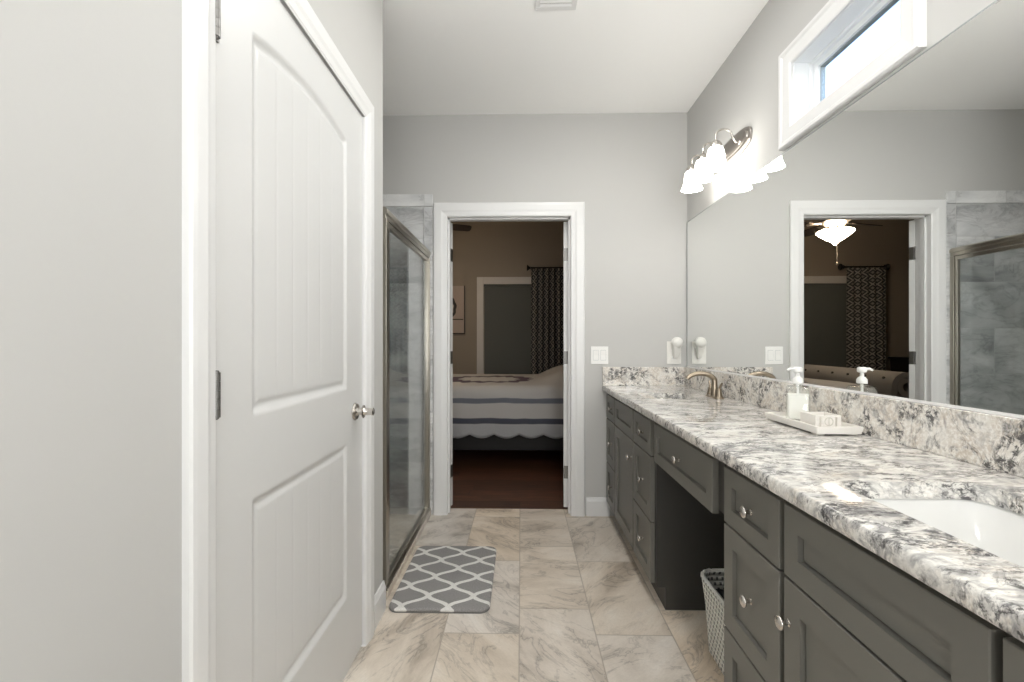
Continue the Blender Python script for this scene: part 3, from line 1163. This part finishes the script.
vt = thing('ceiling_vent', 'white slotted air vent in the bathroom ceiling', 'vent', (.165, 1.97, ZC))
vx0, vx1, vy0, vy1 = .065, .255, 1.86, 2.125
obj('frame', boxes((vx0, vx1, vy0, vy0 + .022, ZC - .008, ZC - .0004), (vx0, vx1, vy1 - .022, vy1, ZC - .008, ZC - .0004),
                   (vx0, vx0 + .022, vy0 + .022, vy1 - .022, ZC - .008, ZC - .0004), (vx1 - .022, vx1, vy0 + .022, vy1 - .022, ZC - .008, ZC - .0004)), 'trim', vt, bevel=.002)
for k in range(9):
    bm = bmesh.new()
    y = vy0 + .032 + k * .0245
    prism(bm, [(y, ZC - .0015), (y + .003, ZC - .001), (y + .014, ZC - .0085), (y + .011, ZC - .009)], 0, vx0 + .022, vx1 - .022)
    obj('slat', bm, 'trim', vt)
obj('duct_opening', boxes((vx0 + .022, vx1 - .022, vy0 + .022, vy1 - .022, ZC - .0008, ZC - .0003)), 'slot', vt)

# ------------------------------------------------------------------ tray, soap, carved box
TX0, TX1, TY0, TY1 = .934, 1.081, 1.455, 1.765
TB = CZ1 + .006
tr = thing('vanity_tray', 'white rectangular tray on the counter holding the soap dispenser', 'tray', (1.012, 1.62, CZ1))
bm = bmesh.new()
L = [[(x, y, z) for x, y in rrect(TX0 + i, TX1 - i, TY0 + i, TY1 - i, .004, 3)] for i, z in
     ((.004, TB), (0, TB + .018), (0, TB + .023), (.007, TB + .023), (.009, TB + .010))]
loft(bm, L)
obj('tray_body', bm, 'tray', tr, smooth='sharp', angle=30)
for x in (TX0 + .022, TX1 - .022):
    for y in (TY0 + .03, TY1 - .03):
        bm = boxes((x - .012, x + .012, y - .015, y + .015, CZ1 + .0003, TB + .0008))
        obj('foot', bm, 'tray_side', tr)

SXc, SYc, SZ = 1.005, 1.672, TB + .0103
sp = thing('soap_dispenser', 'clear glass pump bottle of white soap standing on the tray', 'soap dispenser', (SXc, SYc, SZ))
bm = bmesh.new()
S = .037
outer = [(S - .003, SZ), (S, SZ + .003), (S, SZ + .115), (S - .004, SZ + .121), (.016, SZ + .123), (.014, SZ + .131)]
inner = [(.012, SZ + .131), (.014, SZ + .121), (S - .007, SZ + .118), (S - .0035, SZ + .112), (S - .0035, SZ + .006)]
L = [[(x, y, z) for x, y in rrect(SXc - h_, SXc + h_, SYc - h_, SYc + h_, min(.010, h_ * .9), 5)] for h_, z in outer + inner]
loft(bm, L)
obj('bottle', bm, 'glass', sp, smooth='sharp', angle=40)
bm = bmesh.new()
L = [[(x, y, z) for x, y in rrect(SXc - h_, SXc + h_, SYc - h_, SYc + h_, .008, 5)] for h_, z in ((S - .0042, SZ + .0066), (S - .0042, SZ + .092))]
loft(bm, L)
obj('liquid', bm, 'soap', sp, smooth='sharp')
bm = bmesh.new()
lathe(bm, [(.0045, .0925), (.0045, .129)], (SXc, SYc, SZ), 2, 10)
obj('dip_tube', bm, 'plastic', sp)
bm = bmesh.new()
lathe(bm, [(.0165, .1315), (.0170, .134), (.0165, .146), (.0115, .153), (.0065, .156), (.0060, .170), (.0135, .172), (.0150, .176), (.0150, .186), (.012, .190)],
      (SXc, SYc, SZ), 2, 20)
tube(bm, [(SXc - .010, SYc, SZ + .183), (SXc - .028, SYc, SZ + .184), (SXc - .038, SYc, SZ + .178)], [.0055, .0045, .0035], 10)
obj('pump', bm, 'plastic', sp, smooth='sharp', angle=45)

for part in sp.children:
    if part.name.startswith(('bottle', 'liquid')):
        part.rotation_euler.z = math.radians(-31)

# carved soap box
kb = thing('carved_soap_box', 'small white carved openwork box at the near end of the tray', 'box', (1.035, 1.53, TB + .0103))
kx0, kx1, ky0, ky1, kz0, kz1 = .955, 1.037, 1.495, 1.575, TB + .0103, TB + .0103 + .043
obj('box_body', boxes((kx0, kx0 + .006, ky0, ky1, kz0, kz1), (kx1 - .006, kx1, ky0, ky1, kz0, kz1), (kx0 + .006, kx1 - .006, ky1 - .006, ky1, kz0, kz1),
                      (kx0 + .006, kx1 - .006, ky0 + .006, ky1 - .006, kz0, kz0 + .006)), 'tray', kb)
bm = boxes((kx0 + .0062, kx1 - .0062, ky0, ky0 + .006, kz0, kz0 + .007), (kx0 + .0062, kx1 - .0062, ky0, ky0 + .006, kz1 - .006, kz1))
for x in (kx0 + .0062, kx0 + .0185, kx0 + .024, kx1 - .030, kx1 - .0245, kx1 - .0122):
    bx(bm, x, x + .006, ky0, ky0 + .006, kz0 + .007, kz1 - .006)
cx_, cz_ = (kx0 + kx1) / 2, (kz0 + kz1) / 2 + .002
ro = [(cx_ + .021 * math.cos(2 * PI * k / 28), cz_ + .021 * math.sin(2 * PI * k / 28)) for k in range(28)]
prism(bm, ro, 1, ky0 - .003, ky0 - .0002)
obj('carved_front', bm, 'tray', kb, bevel=.0008)
bm = bmesh.new()
tube(bm, [(cx_ + .013 * math.cos(2 * PI * k / 24), ky0 - .0035, cz_ + .013 * math.sin(2 * PI * k / 24)) for k in range(24)], .0018, 6, True)
bx(bm, cx_ - .0012, cx_ + .0012, ky0 - .0045, ky0 - .0028, cz_ - .012, cz_ + .012)
obj('rosette', bm, 'tray_side', kb)

# ------------------------------------------------------------------ rug and basket on the floor
rx, ry = -.362, 2.283
rg = thing('bath_rug', 'grey bath rug with a white trellis pattern on the tile before the shower', 'rug', (rx, ry, 0))
bm = bmesh.new()
L = []
for i, z in ((.003, .004), (0, .008), (.0, .013), (.003, .0175), (.009, .019)):
    L.append([(x, y, z) for x, y in rrect(rx - RUG[0] / 2 + i, rx + RUG[0] / 2 - i, ry - RUG[1] / 2 + i, ry + RUG[1] / 2 - i, .045 - i, 8)])
loft(bm, L)
obj('pile', bm, 'rug', rg, smooth='sharp', angle=60)
bm = bmesh.new()
loft(bm, [[(x, y, z) for x, y in rrect(rx - RUG[0] / 2, rx + RUG[0] / 2, ry - RUG[1] / 2, ry + RUG[1] / 2, .045, 8)] for z in (.0005, .0038)])
obj('backing', bm, 'back_under', rg)

bk = thing('woven_basket', 'woven white and grey rope basket on the floor in the knee space', 'basket', (.865, 1.62, 0))
bm = bmesh.new()
bcx, bcy = .838, 1.640
hx, hy = .120, .165
prof = [(0, .001), (.0, .012), (.004, .09), (.010, .18), (.020, .272)]
L = [[(x, y, z) for x, y in rrect(bcx - hx - i, bcx + hx + i, bcy - hy - i, bcy + hy + i, .06, 8)] for i, z in prof]
L += [[(x, y, z) for x, y in rrect(bcx - hx - i + .012, bcx + hx + i - .012, bcy - hy - i + .012, bcy + hy + i - .012, .05, 8)]
      for i, z in ((.020, .272), (.010, .18), (0, .03))]
loft(bm, L)
obj('basket_body', bm, 'basket', bk, smooth='sharp', angle=60)
bm = bmesh.new()
tube(bm, [(x, y, .274 + .003 * math.sin(k * 1.9)) for k, (x, y) in enumerate(rrect(bcx - hx - .014, bcx + hx + .014, bcy - hy - .014, bcy + hy + .014, .055, 14))], .0095, 10, True)
obj('rope_rim', bm, 'basket', bk, smooth='all')
bm = bmesh.new()
gr = []
for iy in range(15):
    row = []
    for ix in range(11):
        x = bcx - hx + .014 + (2 * hx - .028) * ix / 10
        y = bcy - hy + .016 + (2 * hy - .032) * iy / 14
        row.append(bm.verts.new((x, y, .215 + .02 * math.sin(ix * 1.3) * math.cos(iy * 1.7) + random.uniform(-.008, .008))))
    gr.append(row)
for a, b in zip(gr, gr[1:]):
    for k in range(10):
        bm.faces.new((a[k], a[k + 1], b[k + 1], b[k]))
o = obj('dark_liner', bm, 'liner', bk, smooth='all')
sm = o.modifiers.new('thick', 'SOLIDIFY')
sm.thickness = .02
sm.offset = -1

# ------------------------------------------------------------------ bedroom doors (a pair of narrow leaves swung into the bedroom)
BY = YF + .115


def leaf(name, hinge_x, ang, side, label):
    """leaf hinged at hinge_x on the bedroom side; ang = opening angle; side -1 left jamb, +1 right jamb"""
    r = structroot(name, label, (hinge_x, BY + .004, 0))
    Wd, T = .412, .035
    bm = bmesh.new()
    # closed leaf runs from the hinge towards the middle of the doorway, its thickness towards the bathroom
    ext = -side * Wd
    x0, x1 = sorted((hinge_x, hinge_x + ext))
    yb = BY + .004
    bx(bm, x0, x1, yb - T, yb, .012, DZ - .004)
    pan = boxes()
    for z0_, z1_ in ((.24, .84), (.98, 1.86)):
        for yy in (yb + .0005, yb - T - .0005):
            for k, (ins, th) in enumerate(((.075, .004), (.095, .007))):
                bx(pan, x0 + ins, x1 - ins, yy - th / 2, yy + th / 2, z0_ + ins - .075, z1_ - ins + .075)
    hg = boxes()
    for z in (1.80, 1.07, .26):
        bx(hg, hinge_x - side * .0005, hinge_x + side * .0012, yb - T + .002, yb - .004, z - .045, z + .045)
        lathe(hg, [(.0065, -.045), (.0065, .045)], (hinge_x, yb + .005, z), 2, 12)
    rot = Matrix.Translation((hinge_x, yb, 0)) @ Matrix.Rotation(-side * math.radians(ang), 4, 'Z') @ Matrix.Translation((-hinge_x, -yb, 0))
    for b_ in (bm, pan, hg):
        bmesh.ops.transform(b_, matrix=rot, verts=b_.verts)
    obj('leaf_slab', bm, 'trim', r, bevel=.002)
    obj('raised_panel', pan, 'trim', r, bevel=.002)
    obj('hinge', hg, 'hinge', r)
    return r


leaf('door_2', DX1 - .001, 97, 1, 'narrow white door leaf hinged on the right jamb, open into the bedroom')
leaf('door_3', DX0 + .001, 160, -1, 'narrow white door leaf hinged on the left jamb, open into the bedroom')

# ------------------------------------------------------------------ bedroom shell
BX0, BX1, BYF, BZ = -3.7, 1.75, 6.4, 3.05
struct('floor_bedroom', boxes((BX0, BX1, BY, BYF + .1, -.05, 0)), 'wood_floor')
struct('ceiling_bedroom', boxes((BX0 - .1, BX1 + .1, BY - .115, BYF + .1, BZ, BZ + .05)), 'bed_wall')
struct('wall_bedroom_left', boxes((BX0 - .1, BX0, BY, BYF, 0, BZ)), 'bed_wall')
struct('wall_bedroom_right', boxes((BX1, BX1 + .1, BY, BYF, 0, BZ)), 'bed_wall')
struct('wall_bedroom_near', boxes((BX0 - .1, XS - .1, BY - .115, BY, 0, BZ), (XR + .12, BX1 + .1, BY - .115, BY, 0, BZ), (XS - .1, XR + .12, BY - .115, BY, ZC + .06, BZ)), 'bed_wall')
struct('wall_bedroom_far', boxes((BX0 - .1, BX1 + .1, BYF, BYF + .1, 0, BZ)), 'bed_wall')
bm = bmesh.new()
prism(bm, [(BYF - a, b) for a, b in base_profile()], 0, BX0, BX1)
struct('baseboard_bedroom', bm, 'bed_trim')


def bed_window(n_, x0, x1, label, blabel):
    w = structroot('window_%d' % n_, label, ((x0 + x1) / 2, BYF, .6))
    z0_, z1_ = .62, 1.99
    bm = boxes((x0 - .095, x0, BYF - .022, BYF, z0_ - .10, z1_ + .10), (x1, x1 + .095, BYF - .022, BYF, z0_ - .10, z1_ + .10),
               (x0, x1, BYF - .022, BYF, z1_, z1_ + .10), (x0, x1, BYF - .022, BYF, z0_ - .10, z0_))
    obj('window_casing', bm, 'bed_trim', w, bevel=.004)
    obj('window_sill', boxes((x0 - .11, x1 + .11, BYF - .05, BYF - .023, z0_ - .03, z0_ + .0)), 'bed_trim', w)
    b = thing('window_blind', blabel, 'blind', ((x0 + x1) / 2, BYF - .012, z0_), 'lowered dark bedroom blinds')
    obj('cloth', boxes((x0 + .012, x1 - .012, BYF - .010, BYF - .007, z0_ + .02, z1_ - .035)), 'blind', b)
    obj('head_rail', boxes((x0 + .004, x1 - .004, BYF - .020, BYF - .001, z1_ - .033, z1_ - .001)), 'blind', b)
    obj('bottom_rail', boxes((x0 + .012, x1 - .012, BYF - .014, BYF - .003, z0_ + .004, z0_ + .019)), 'blind', b)


bed_window(2, -.525, .40, 'bedroom window seen straight through the doorway', 'dark grey blind lowered over the bedroom window straight through the doorway')
bed_window(3, -2.45, -1.53, 'other bedroom window, seen in the mirror', 'dark grey blind over the other bedroom window, seen in the mirror')


def curtain(x0, x1, rlab, clab):
    y = BYF - .09
    r = thing('curtain_rod', rlab, 'curtain rod', ((x0 + x1) / 2, y, 2.2), 'short dark curtain rods')
    bm = bmesh.new()
    tube(bm, [(x0 + .004, y, 2.205), (x1 - .004, y, 2.205)], .011, 12)
    obj('rod', bm, 'dark_metal', r, smooth='sharp')
    for x, s in ((x0 + .0035, -1), (x1 - .0035, 1)):
        bm = bmesh.new()
        lathe(bm, [(.013, 0), (.024, .004), (.014, .010), (.018, .018), (.044, .046), (.042, .052)], (x, y, 2.205), 0, 18, sign=s)
        obj('finial', bm, 'dark_metal', r, smooth='sharp')
    for x in (x0 + .016, x1 - .016):
        obj('bracket', boxes((x - .006, x + .006, y + .0115, BYF - .0005, 2.19, 2.22)), 'dark_metal', r)
    c = thing('curtain', clab, 'curtain', ((x0 + x1) / 2, y, .02), 'patterned bedroom curtains')
    bm = bmesh.new()
    nx, nz = 72, 24
    gr = []
    for iz in range(nz + 1):
        f = iz / nz
        z = .02 + (2.187 - .02) * f
        row = []
        for ix in range(nx + 1):
            u = ix / nx
            w = 1 + .05 * (1 - f)
            x = (x0 + x1) / 2 + (u - .5) * (x1 - x0 - .03) * w
            row.append(bm.verts.new((x, y - .0145 + .034 * math.sin(u * 2 * PI * 5.5 + .5 * (1 - f)) * (.75 + .25 * (1 - f)) - .03, z)))
        gr.append(row)
    for a, b in zip(gr, gr[1:]):
        for k in range(nx):
            bm.faces.new((a[k], a[k + 1], b[k + 1], b[k]))
    o = obj('cloth', bm, 'curtain', c, smooth='all')
    s_ = o.modifiers.new('thick', 'SOLIDIFY')
    s_.thickness = .004
    for k in range(6):
        bm = bmesh.new()
        x = x0 + .04 + (x1 - x0 - .08) * k / 5
        tube(bm, [(x, y + .0155 * math.cos(2 * PI * q / 14), 2.203 + .0165 * math.sin(2 * PI * q / 14)) for q in range(14)], .0025, 6, True)
        obj('curtain_ring', bm, 'dark_metal', c)


curtain(.13, .60, 'short dark rod with finials above the curtain seen through the doorway', 'grey patterned curtain right of the window seen through the doorway')
curtain(-2.72, -2.17, 'short dark rod with finials above the curtain in the mirror', 'grey patterned curtain beside the other window, seen in the mirror')

pc = thing('wall_picture', 'unframed canvas picture with a dark ring hung on the bedroom wall', 'picture', (-1.03, BYF - .02, 1.29))
obj('canvas', boxes((-1.27, -.789, BYF - .032, BYF - .001, 1.295, 1.965)), 'canvas', pc, bevel=.003)
bm = bmesh.new()
tube(bm, [(-1.03 + .105 * math.cos(2 * PI * k / 40) * (1 + .06 * math.sin(9 * 2 * PI * k / 40)), BYF - .0335, 1.66 + .15 * math.sin(2 * PI * k / 40)) for k in range(40)], .020, 8, True)
for v in bm.verts:
    v.co.y = BYF - .0335 + (v.co.y - BYF + .0335) * .05
obj('painted_ring', bm, 'ink', pc)
obj('painted_line', boxes((-1.25, -.81, BYF - .0335, BYF - .0325, 1.487, 1.501)), 'ink', pc)
obj('painted_border', boxes((-1.272, -.787, BYF - .0345, BYF - .0325, 1.290, 1.304), (-.799, -.787, BYF - .0345, BYF - .0325, 1.305, 1.967)), 'ink', pc)

# ------------------------------------------------------------------ bed
bd = thing('bed', 'upholstered grey sleigh bed with tufted rolled footboard in the bedroom', 'bed', (-.15, 5.15, 0))
EY0, EY1, EX0, EX1 = 4.36, 5.94, -1.10, .93
obj('side_rail', boxes((EX0, EX1, EY0, EY0 + .04, .14, .34)), 'bed_dark', bd, bevel=.004)
obj('side_rail', boxes((EX0, EX1, EY1 - .04, EY1, .14, .34)), 'bed_dark', bd, bevel=.004)
bm = bmesh.new()
loft(bm, [[(x, y, z) for x, y in rrect(EX0 + .01, EX1 - .01, EY0 + .045, EY1 - .045, .06, 6)] for z in (.30, .715)])
obj('mattress', bm, 'quilt', bd, smooth='sharp')
# rolled footboard: thick ribbon that curls outwards at the top
cl = [(-1.165, .10), (-1.165, .40), (-1.162, .62), (-1.168, .74)]
rc = Vector((-1.285, .775))
for k in range(34):
    a = math.radians(-8 + 15 * k)
    r_ = .118 - .0022 * k
    cl.append((rc.x + r_ * math.cos(a), rc.y + r_ * math.sin(a)))
th = .058
lf, rt = [], []
for i, p in enumerate(cl):
    a, b = Vector(cl[max(i - 1, 0)]), Vector(cl[min(i + 1, len(cl) - 1)])
    d_ = (b - a).normalized()
    nrm = Vector((-d_.y, d_.x))
    tt = th / 2 if i < len(cl) - 6 else th / 2 * max(.2, (len(cl) - i) / 6)
    if i > 3:
        tt = min(tt, .025)
    lf.append(Vector(p) + nrm * tt)
    rt.append(Vector(p) - nrm * tt)
bm = bmesh.new()
fy0, fy1 = EY0 - .14, EY1 + .10
segs = []
for y in (fy0, fy1):
    segs.append(([bm.verts.new((p.x, y, p.y)) for p in lf], [bm.verts.new((p.x, y, p.y)) for p in rt]))
(l0, r0), (l1, r1) = segs
fs = []
for k in range(len(cl) - 1):
    fs.append(bm.faces.new((l0[k], l0[k + 1], l1[k + 1], l1[k])))
    fs.append(bm.faces.new((r0[k], r0[k + 1], r1[k + 1], r1[k])))
    fs.append(bm.faces.new((l0[k], l0[k + 1], r0[k + 1], r0[k])))
    fs.append(bm.faces.new((l1[k], l1[k + 1], r1[k + 1], r1[k])))
fs.append(bm.faces.new((l0[0], r0[0], r1[0], l1[0])))
fs.append(bm.faces.new((l0[-1], r0[-1], r1[-1], l1[-1])))
bmesh.ops.recalc_face_normals(bm, faces=fs)
fb_ = obj('footboard', bm, 'uphol', bd, smooth='sharp', angle=50)
for k in range(8):
    bm = bmesh.new()
    a = math.radians(30)
    ball(bm, (rc.x + .138 * math.cos(a), fy0 + .12 + k * .235, rc.y + .138 * math.sin(a)), .017, 12, (.6, 1, .8))
    obj('tufting_button', bm, 'uphol_dark', fb_, smooth='all')
obj('headboard', boxes((EX1 + .001, EX1 + .10, EY0 - .06, EY1 + .06, .10, 1.30)), 'uphol', bd, bevel=.03)
for x, y in ((EX0 + .06, EY0 + .08), (EX1 - .10, EY0 + .08), (EX0 + .06, EY1 - .08), (EX1 - .10, EY1 - .08)):
    bm = bmesh.new()
    lathe(bm, [(.025, .001), (.032, .02), (.036, .139)], (x, y, 0), 2, 16)
    obj('leg', bm, 'bed_dark', bd)

bm = bmesh.new()
prof = []                                  # (y, z) from the near hem over the top to the far hem
for k in range(13):
    prof.append((EY0 - .035 - .012 * math.sin(k / 12 * PI), .265 + (.66 - .265) * k / 12))
for k in range(1, 9):
    a = math.radians(180 - 90 * k / 8)
    prof.append((EY0 + .055 + .09 * math.cos(a), .66 + .09 * math.sin(a)))
for k in range(1, 30):
    prof.append((EY0 + .055 + (EY1 - .055 - EY0 - .055) * k / 29, .75))
for k in range(1, 9):
    a = math.radians(90 - 90 * k / 8)
    prof.append((EY1 - .055 + .09 * math.cos(a), .66 + .09 * math.sin(a)))
for k in range(1, 13):
    prof.append((EY1 + .035, .66 - (.66 - .265) * k / 12))
NX = 170
rows = []
for i in range(NX + 1):
    x = EX0 + .005 + (EX1 - .015 - EX0) * i / NX
    bumpf = sstep(.10, .52, x)
    row = []
    for j, (y, z) in enumerate(prof):
        zz = z
        if z > .66:
            inside = sstep(EY0, EY0 + .35, y) * sstep(EY1, EY1 - .35, y) if True else 1
            zz = z + .13 * bumpf * inside * (.85 + .15 * math.sin(y * 7))
            zz += .004 * math.sin(x * 9 + y * 5) * inside
        if j < 8 or j > len(prof) - 9:
            e = (8 - j) / 8 if j < 8 else (j - (len(prof) - 9)) / 8
            zz += e * .036 * (1 - abs(math.sin(PI * (x + .02) / .235)))
        row.append(bm.verts.new((x, y + (.006 * math.sin(x * 14) if z < .6 else 0), zz)))
    rows.append(row)
for a, b in zip(rows, rows[1:]):
    for k in range(len(prof) - 1):
        bm.faces.new((a[k], b[k], b[k + 1], a[k + 1]))
bmesh.ops.recalc_face_normals(bm, faces=bm.faces)
q = obj('quilt', bm, 'quilt', None, smooth='all')
tag(q, 'pale quilt with blue-grey stripes and scalloped hem spread over the bed', 'quilt')
s_ = q.modifiers.new('thick', 'SOLIDIFY')
s_.thickness = .012
s_.offset = 1

dr = thing('dresser', 'low dark dresser against the bedroom wall, seen in the mirror', 'dresser', (-3.1, 6.1, 0))
obj('body', boxes((-3.62, -2.82, 5.86, 6.34, .06, .95)), 'bed_dark', dr, bevel=.005)
obj('top', boxes((-3.64, -2.80, 5.84, 6.35, .951, .975)), 'bed_dark', dr, bevel=.004)
for k in range(3):
    f_ = obj('drawer', boxes((-3.58, -2.86, 5.842, 5.859, .10 + k * .285, .36 + k * .285)), 'bed_dark', dr, bevel=.003)
    for x in (-3.40, -3.04):
        bm = bmesh.new()
        lathe(bm, [(.006, 0), (.006, .012), (.014, .016), (.012, .022)], (x, 5.8418, .23 + k * .285), 1, 14, sign=-1)
        obj('pull', bm, 'fan_metal', f_)
for x in (-3.58, -2.86):
    for y in (5.90, 6.30):
        obj('leg', boxes((x - .03, x + .03, y - .03, y + .03, .0005, .0595)), 'bed_dark', dr)

# ------------------------------------------------------------------ ceiling fan
fcx, fcy = -1.165, 5.0
fn = thing('ceiling_fan', 'dark-bladed bedroom ceiling fan with a lit glass bowl', 'fan', (fcx, fcy, BZ))
bm = bmesh.new()
lathe(bm, [(.07, .0545), (.07, .035), (.045, 0), (.014, -.01), (.014, -.40), (.05, -.41)], (fcx, fcy, BZ), 2, 24)
obj('downrod', bm, 'fan_metal', fn, smooth='sharp')
bm = bmesh.new()
lathe(bm, [(.05, 2.64), (.11, 2.63), (.135, 2.59), (.135, 2.54), (.10, 2.50), (.06, 2.485), (.05, 2.455), (.03, 2.44)][::-1], (fcx, fcy, 0), 2, 32)
obj('motor', bm, 'fan_metal', fn, smooth='sharp')
for k in range(5):
    a = math.radians(20 + 72 * k)
    R_ = Matrix.Translation((fcx, fcy, 2.535)) @ Matrix.Rotation(a, 4, 'Z') @ Matrix.Rotation(math.radians(-15), 4, 'X')
    bm = bmesh.new()
    pts = [(.21, -.048), (.45, -.066), (.60, -.062), (.625, -.045), (.632, 0), (.625, .045), (.60, .062), (.45, .066), (.21, .048)]
    prism(bm, pts, 2, -.004, .004)
    bmesh.ops.transform(bm, matrix=R_, verts=bm.verts)
    b_ = obj('blade', bm, 'blade', fn)
    bm = bmesh.new()
    prism(bm, [(.125, -.018), (.20, -.018), (.25, -.045), (.27, 0), (.25, .045), (.20, .018), (.125, .018)], 2, -.010, -.0045)
    bmesh.ops.transform(bm, matrix=R_, verts=bm.verts)
    obj('blade_bracket', bm, 'fan_metal', b_)
bm = bmesh.new()
bo = [(.168, 2.436), (.176, 2.424), (.160, 2.406), (.122, 2.376), (.082, 2.346), (.055, 2.330), (.01, 2.326)]
lathe(bm, bo + [(.008, 2.284)] + [(r_ - .005, z + .003) for r_, z in bo[:-1][::-1]], (fcx, fcy, 0), 2, 36)
obj('glass_bowl', bm, 'bowl', fn, smooth='sharp', angle=60)
bm = bmesh.new()
for k in range(9):
    a = 2 * PI * k / 9
    pts = []
    for q in range(13):
        t_ = q / 12
        rr = .06 + .13 * t_ + .018 * math.sin(t_ * 2 * PI)
        pts.append((fcx + rr * math.cos(a + .25 * math.sin(t_ * 5)), fcy + rr * math.sin(a + .25 * math.sin(t_ * 5)), 2.455 + .022 * math.sin(t_ * 2.4 * PI) - .03 * t_))
    tube(bm, pts, .008, 8)
obj('scroll_work', bm, 'fan_metal', fn, smooth='all')
bm = bmesh.new()
for k in range(22):
    ball(bm, (fcx, fcy - .03, 2.316 - k * .0098), .0042, 8)
tube(bm, [(fcx, fcy - .03, 2.333), (fcx, fcy - .03, 2.105)], .0015, 6)
lathe(bm, [(.004, 2.095), (.010, 2.085), (.010, 2.070), (.003, 2.063)], (fcx, fcy - .03, 0), 2, 10)
obj('pull_chain', bm, 'fan_metal', fn)

fn.location.z -= .055

# window added behind the camera, only to give the back fill light a source
w4 = structroot('window_4', 'white framed window in the back wall', (.25, YB, .8))
obj('window_casing', boxes((-.49, -.40, YB, YB + .02, .71, 2.39), (.90, .99, YB, YB + .02, .71, 2.39),
                           (-.40, .90, YB, YB + .02, 2.30, 2.39), (-.40, .90, YB, YB + .02, .71, .80)), 'trim', w4, bevel=.003)
obj('sash', boxes((-.40, -.36, YB + .001, YB + .015, .80, 2.30), (.86, .90, YB + .001, YB + .015, .80, 2.30),
                  (-.36, .86, YB + .001, YB + .015, 2.26, 2.30), (-.36, .86, YB + .001, YB + .015, .80, .84), (-.36, .86, YB + .001, YB + .015, 1.53, 1.57)), 'vinyl', w4)
obj('pane', boxes((-.36, .86, YB + .004, YB + .008, .84, 1.53), (-.36, .86, YB + .004, YB + .008, 1.57, 2.26)), 'window_glass', w4)
